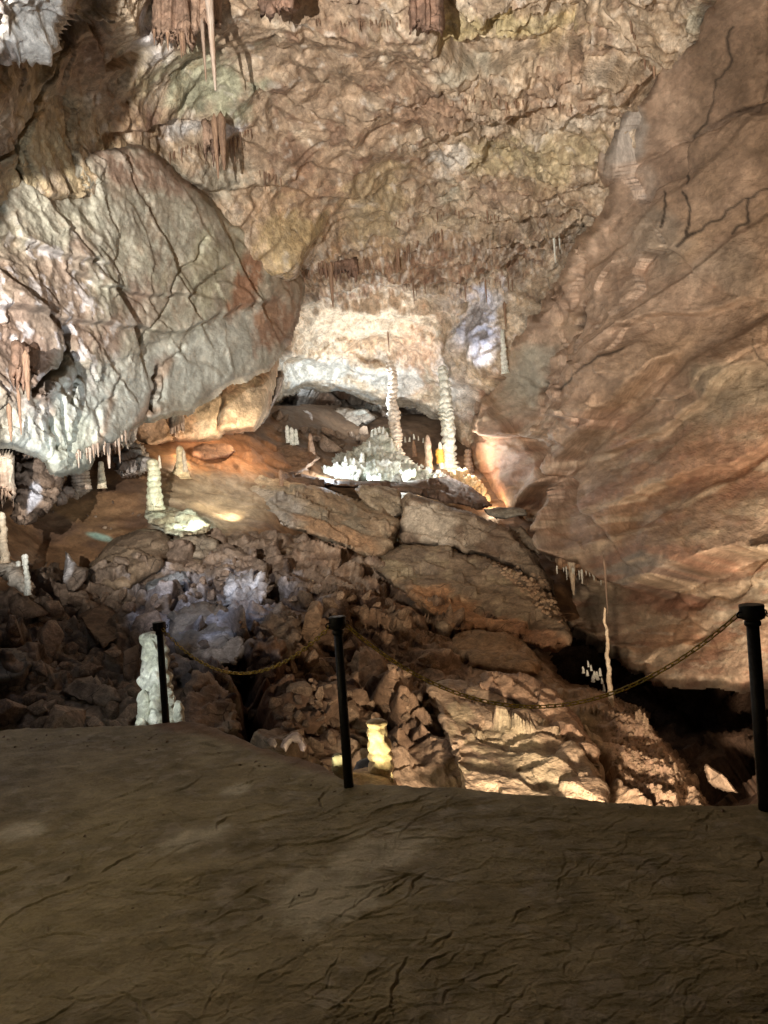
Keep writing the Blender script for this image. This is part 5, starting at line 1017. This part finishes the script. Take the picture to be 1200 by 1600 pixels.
# ---- unseen shield added left of the camera, its flap blocking lamplight from the path
fl_ = bpy.data.objects.new('light_shield', None); COL.objects.link(fl_); fl_.location = (LAMP1.x, LAMP1.y, 0); tag(fl_, 'unseen black shield on a stand, added left of the frame to keep the path dark', 'light_shield')
def boxpart(name, lo, hi, mat, parent):
    bm = bmesh.new(); bmesh.ops.create_cube(bm, size=1)
    for v_ in bm.verts: v_.co = Vector(((lo[i]+hi[i])/2+v_.co[i]*(hi[i]-lo[i]) for i in range(3)))
    bmesh.ops.bevel(bm, geom=list(bm.edges), offset=.004, segments=2, affect='EDGES'); me = bpy.data.meshes.new(name); bm.to_mesh(me); bm.free(); me.materials.append(mat); return link(name, me, parent)
zl = LAMP1.z
boxpart('back_plate', (-.22, -.30, zl-.16), (.22, -.24, zl+.16), M_black, fl_)
boxpart('light_block_flap', (-.9, .02, zl-.075), (.9, .42, zl-.063), M_black, fl_)
boxpart('bracket', (-.03, -.28, zl-.20), (.03, .06, zl-.165), M_black, fl_)
turned('stand', [(-.02, .20), (.01, .20), (.02, .03), (zl-.2, .025)], 16, M_black, fl_)
clump('lumpy white calcite crust between the stubs on the left flank of the dripstone mound', [(490, 752), (505, 735), (540, 722), (562, 735), (560, 752)], 60, 5, 11, M_white, 9, tall=1.3, d=37.2)
# ================================================================= camera, lights, render settings
cam = bpy.data.cameras.new('camera'); co = bpy.data.objects.new('camera', cam); COL.objects.link(co)
cam.sensor_fit = 'VERTICAL'; cam.sensor_height = 36; cam.sensor_width = 27; cam.lens = F0/1600*36; cam.clip_end = 500; cam.clip_start = .05
co.matrix_world = Matrix(((RV[0], UV_[0], -FV[0], CAM[0]), (RV[1], UV_[1], -FV[1], CAM[1]), (RV[2], UV_[2], -FV[2], CAM[2]), (0, 0, 0, 1)))
scene.camera = co
w = bpy.data.worlds.new('World'); scene.world = w; w.use_nodes = True
w.node_tree.nodes['Background'].inputs[0].default_value = (1, .8, .6, 1); w.node_tree.nodes['Background'].inputs[1].default_value = 0.008
scene.view_settings.view_transform = 'Standard'; scene.view_settings.look = 'None'; scene.view_settings.exposure = 0; scene.view_settings.gamma = 1
warm = (1, .72, .45); neut = (1, .94, .86); cool = (.78, .9, 1); blue = (.6, .72, 1)
def lamp(kind, loc, power, col, size=.25, aim=None, angle=60, blend=.5, name='lamp'):
    l = bpy.data.lights.new(name, kind); l.energy = power; l.color = col
    if kind == 'AREA': l.size = size
    else: l.shadow_soft_size = size
    o = bpy.data.objects.new(name, l); COL.objects.link(o); o.location = loc
    if aim is not None: o.rotation_euler = (Vector(aim)-Vector(loc)).to_track_quat('-Z', 'Y').to_euler()
    if kind == 'SPOT': l.spot_size = math.radians(angle); l.spot_blend = blend
    return o

lamp('SPOT', LAMP1, 29000, neut, .02, at(405, 290, 22), 78, .8)                       # main flood on the ceiling
lamp('SPOT', (3.5, -1.0, 1.5), 700, (1, .8, .5), .1, at(60, 120, 15), 60, .9)        # warm fill added from the right for the shaded corner
lamp('SPOT', (1.2, 5.6, -1.5), 2900, (1, .77, .54), .10, at(1010, 820, 18), 110, .8)           # warm lamp in the pit, behind the crest
lamp('SPOT', (3.4, 5.0, -.7), 3000, (1, .80, .60), .08, at(1080, 560, 18), 72, .8)       # extra lamp added in the pit to brighten the right wall
lamp('SPOT', at(1290, 900, 7.6), 160, warm, .1, at(1150, 860, 11), 140, .8)         # warm lamp just past the right edge
lamp('SPOT', at(200, 930, 12), 1350, (.88, .95, 1), .15, at(230, 620, 18), 84, .8)            # cool lamp for the left wall
lamp('POINT', at(-60, 540, 9.5), 70, blue, .1)
lamp('POINT', at(290, 705, 28.2), 100, warm, .1)                                     # warm lamp on the undercut wall
lamp('POINT', at(395, 672, 30.5), 260, (1, .8, .55), .1)
lamp('SPOT', at(318, 806, 21.2), 220, (.85, 1, .9), .06, at(262, 800, 23.3), 100, .6)      # pool of light under the greenish stalagmite
lamp('SPOT', at(380, 800, 24.5), 220, (1, .85, .6), .06, at(320, 770, 26), 110, .8)
lamp('POINT', at(516, 738, 35.2), 300, cool, .1)                                     # cool lamps around the mound
lamp('POINT', at(640, 742, 37.5), 260, (.95, 1, .95), .1)
lamp('SPOT', at(560, 668, 41.5), 3400, (.85, .95, 1), .2, at(575, 560, 46), 120, .7)
lamp('POINT', at(470, 655, 44), 90, cool, .1)
lamp('POINT', at(722, 712, 39.5), 420, neut, .1)
lamp('POINT', at(692, 742, 41.0), 120, (1, .6, .2), .08)
lamp('SPOT', at(-90, -60, 8), 500, (.9, .95, 1), .1, at(30, 20, 11), 80, .7)
lamp('SPOT', at(575, 752, 37), 1300, cool, .1, at(665, 640, 42.5), 60, .6)
lamp('POINT', at(768, 792, 38.4), 90, warm, .1)
lamp('SPOT', at(745, 600, 38), 700, blue, .1, at(750, 500, 41), 50, .7)
lamp('SPOT', at(160, 1075, 8.3), 50, (.92, 1, .95), .04, at(248, 1075, 9.6), 110, .6)       # the big white stalagmite
lamp('SPOT', at(560, 1275, 6.7), 130, (1, .85, .5), .04, at(592, 1190, 7.6), 95, .6)         # the yellow lit one
lamp('POINT', at(462, 1178, 8.3), 2, (1, .8, .7), .03)
lamp('SPOT', at(905, 1082, 15.6), 60, neut, .04, at(928, 1055, 16.6), 90, .6)
lamp('SPOT', at(150, 700, 11), 1200, blue, .1, at(340, 960, 18), 34, .9)              # bluish light raking the rubble
lamp('SPOT', (-3.0, 2.9, 2.1), 44, (1, .84, .50), .12, (-.3, 3.9, 0), 95, 1)         # weak path light
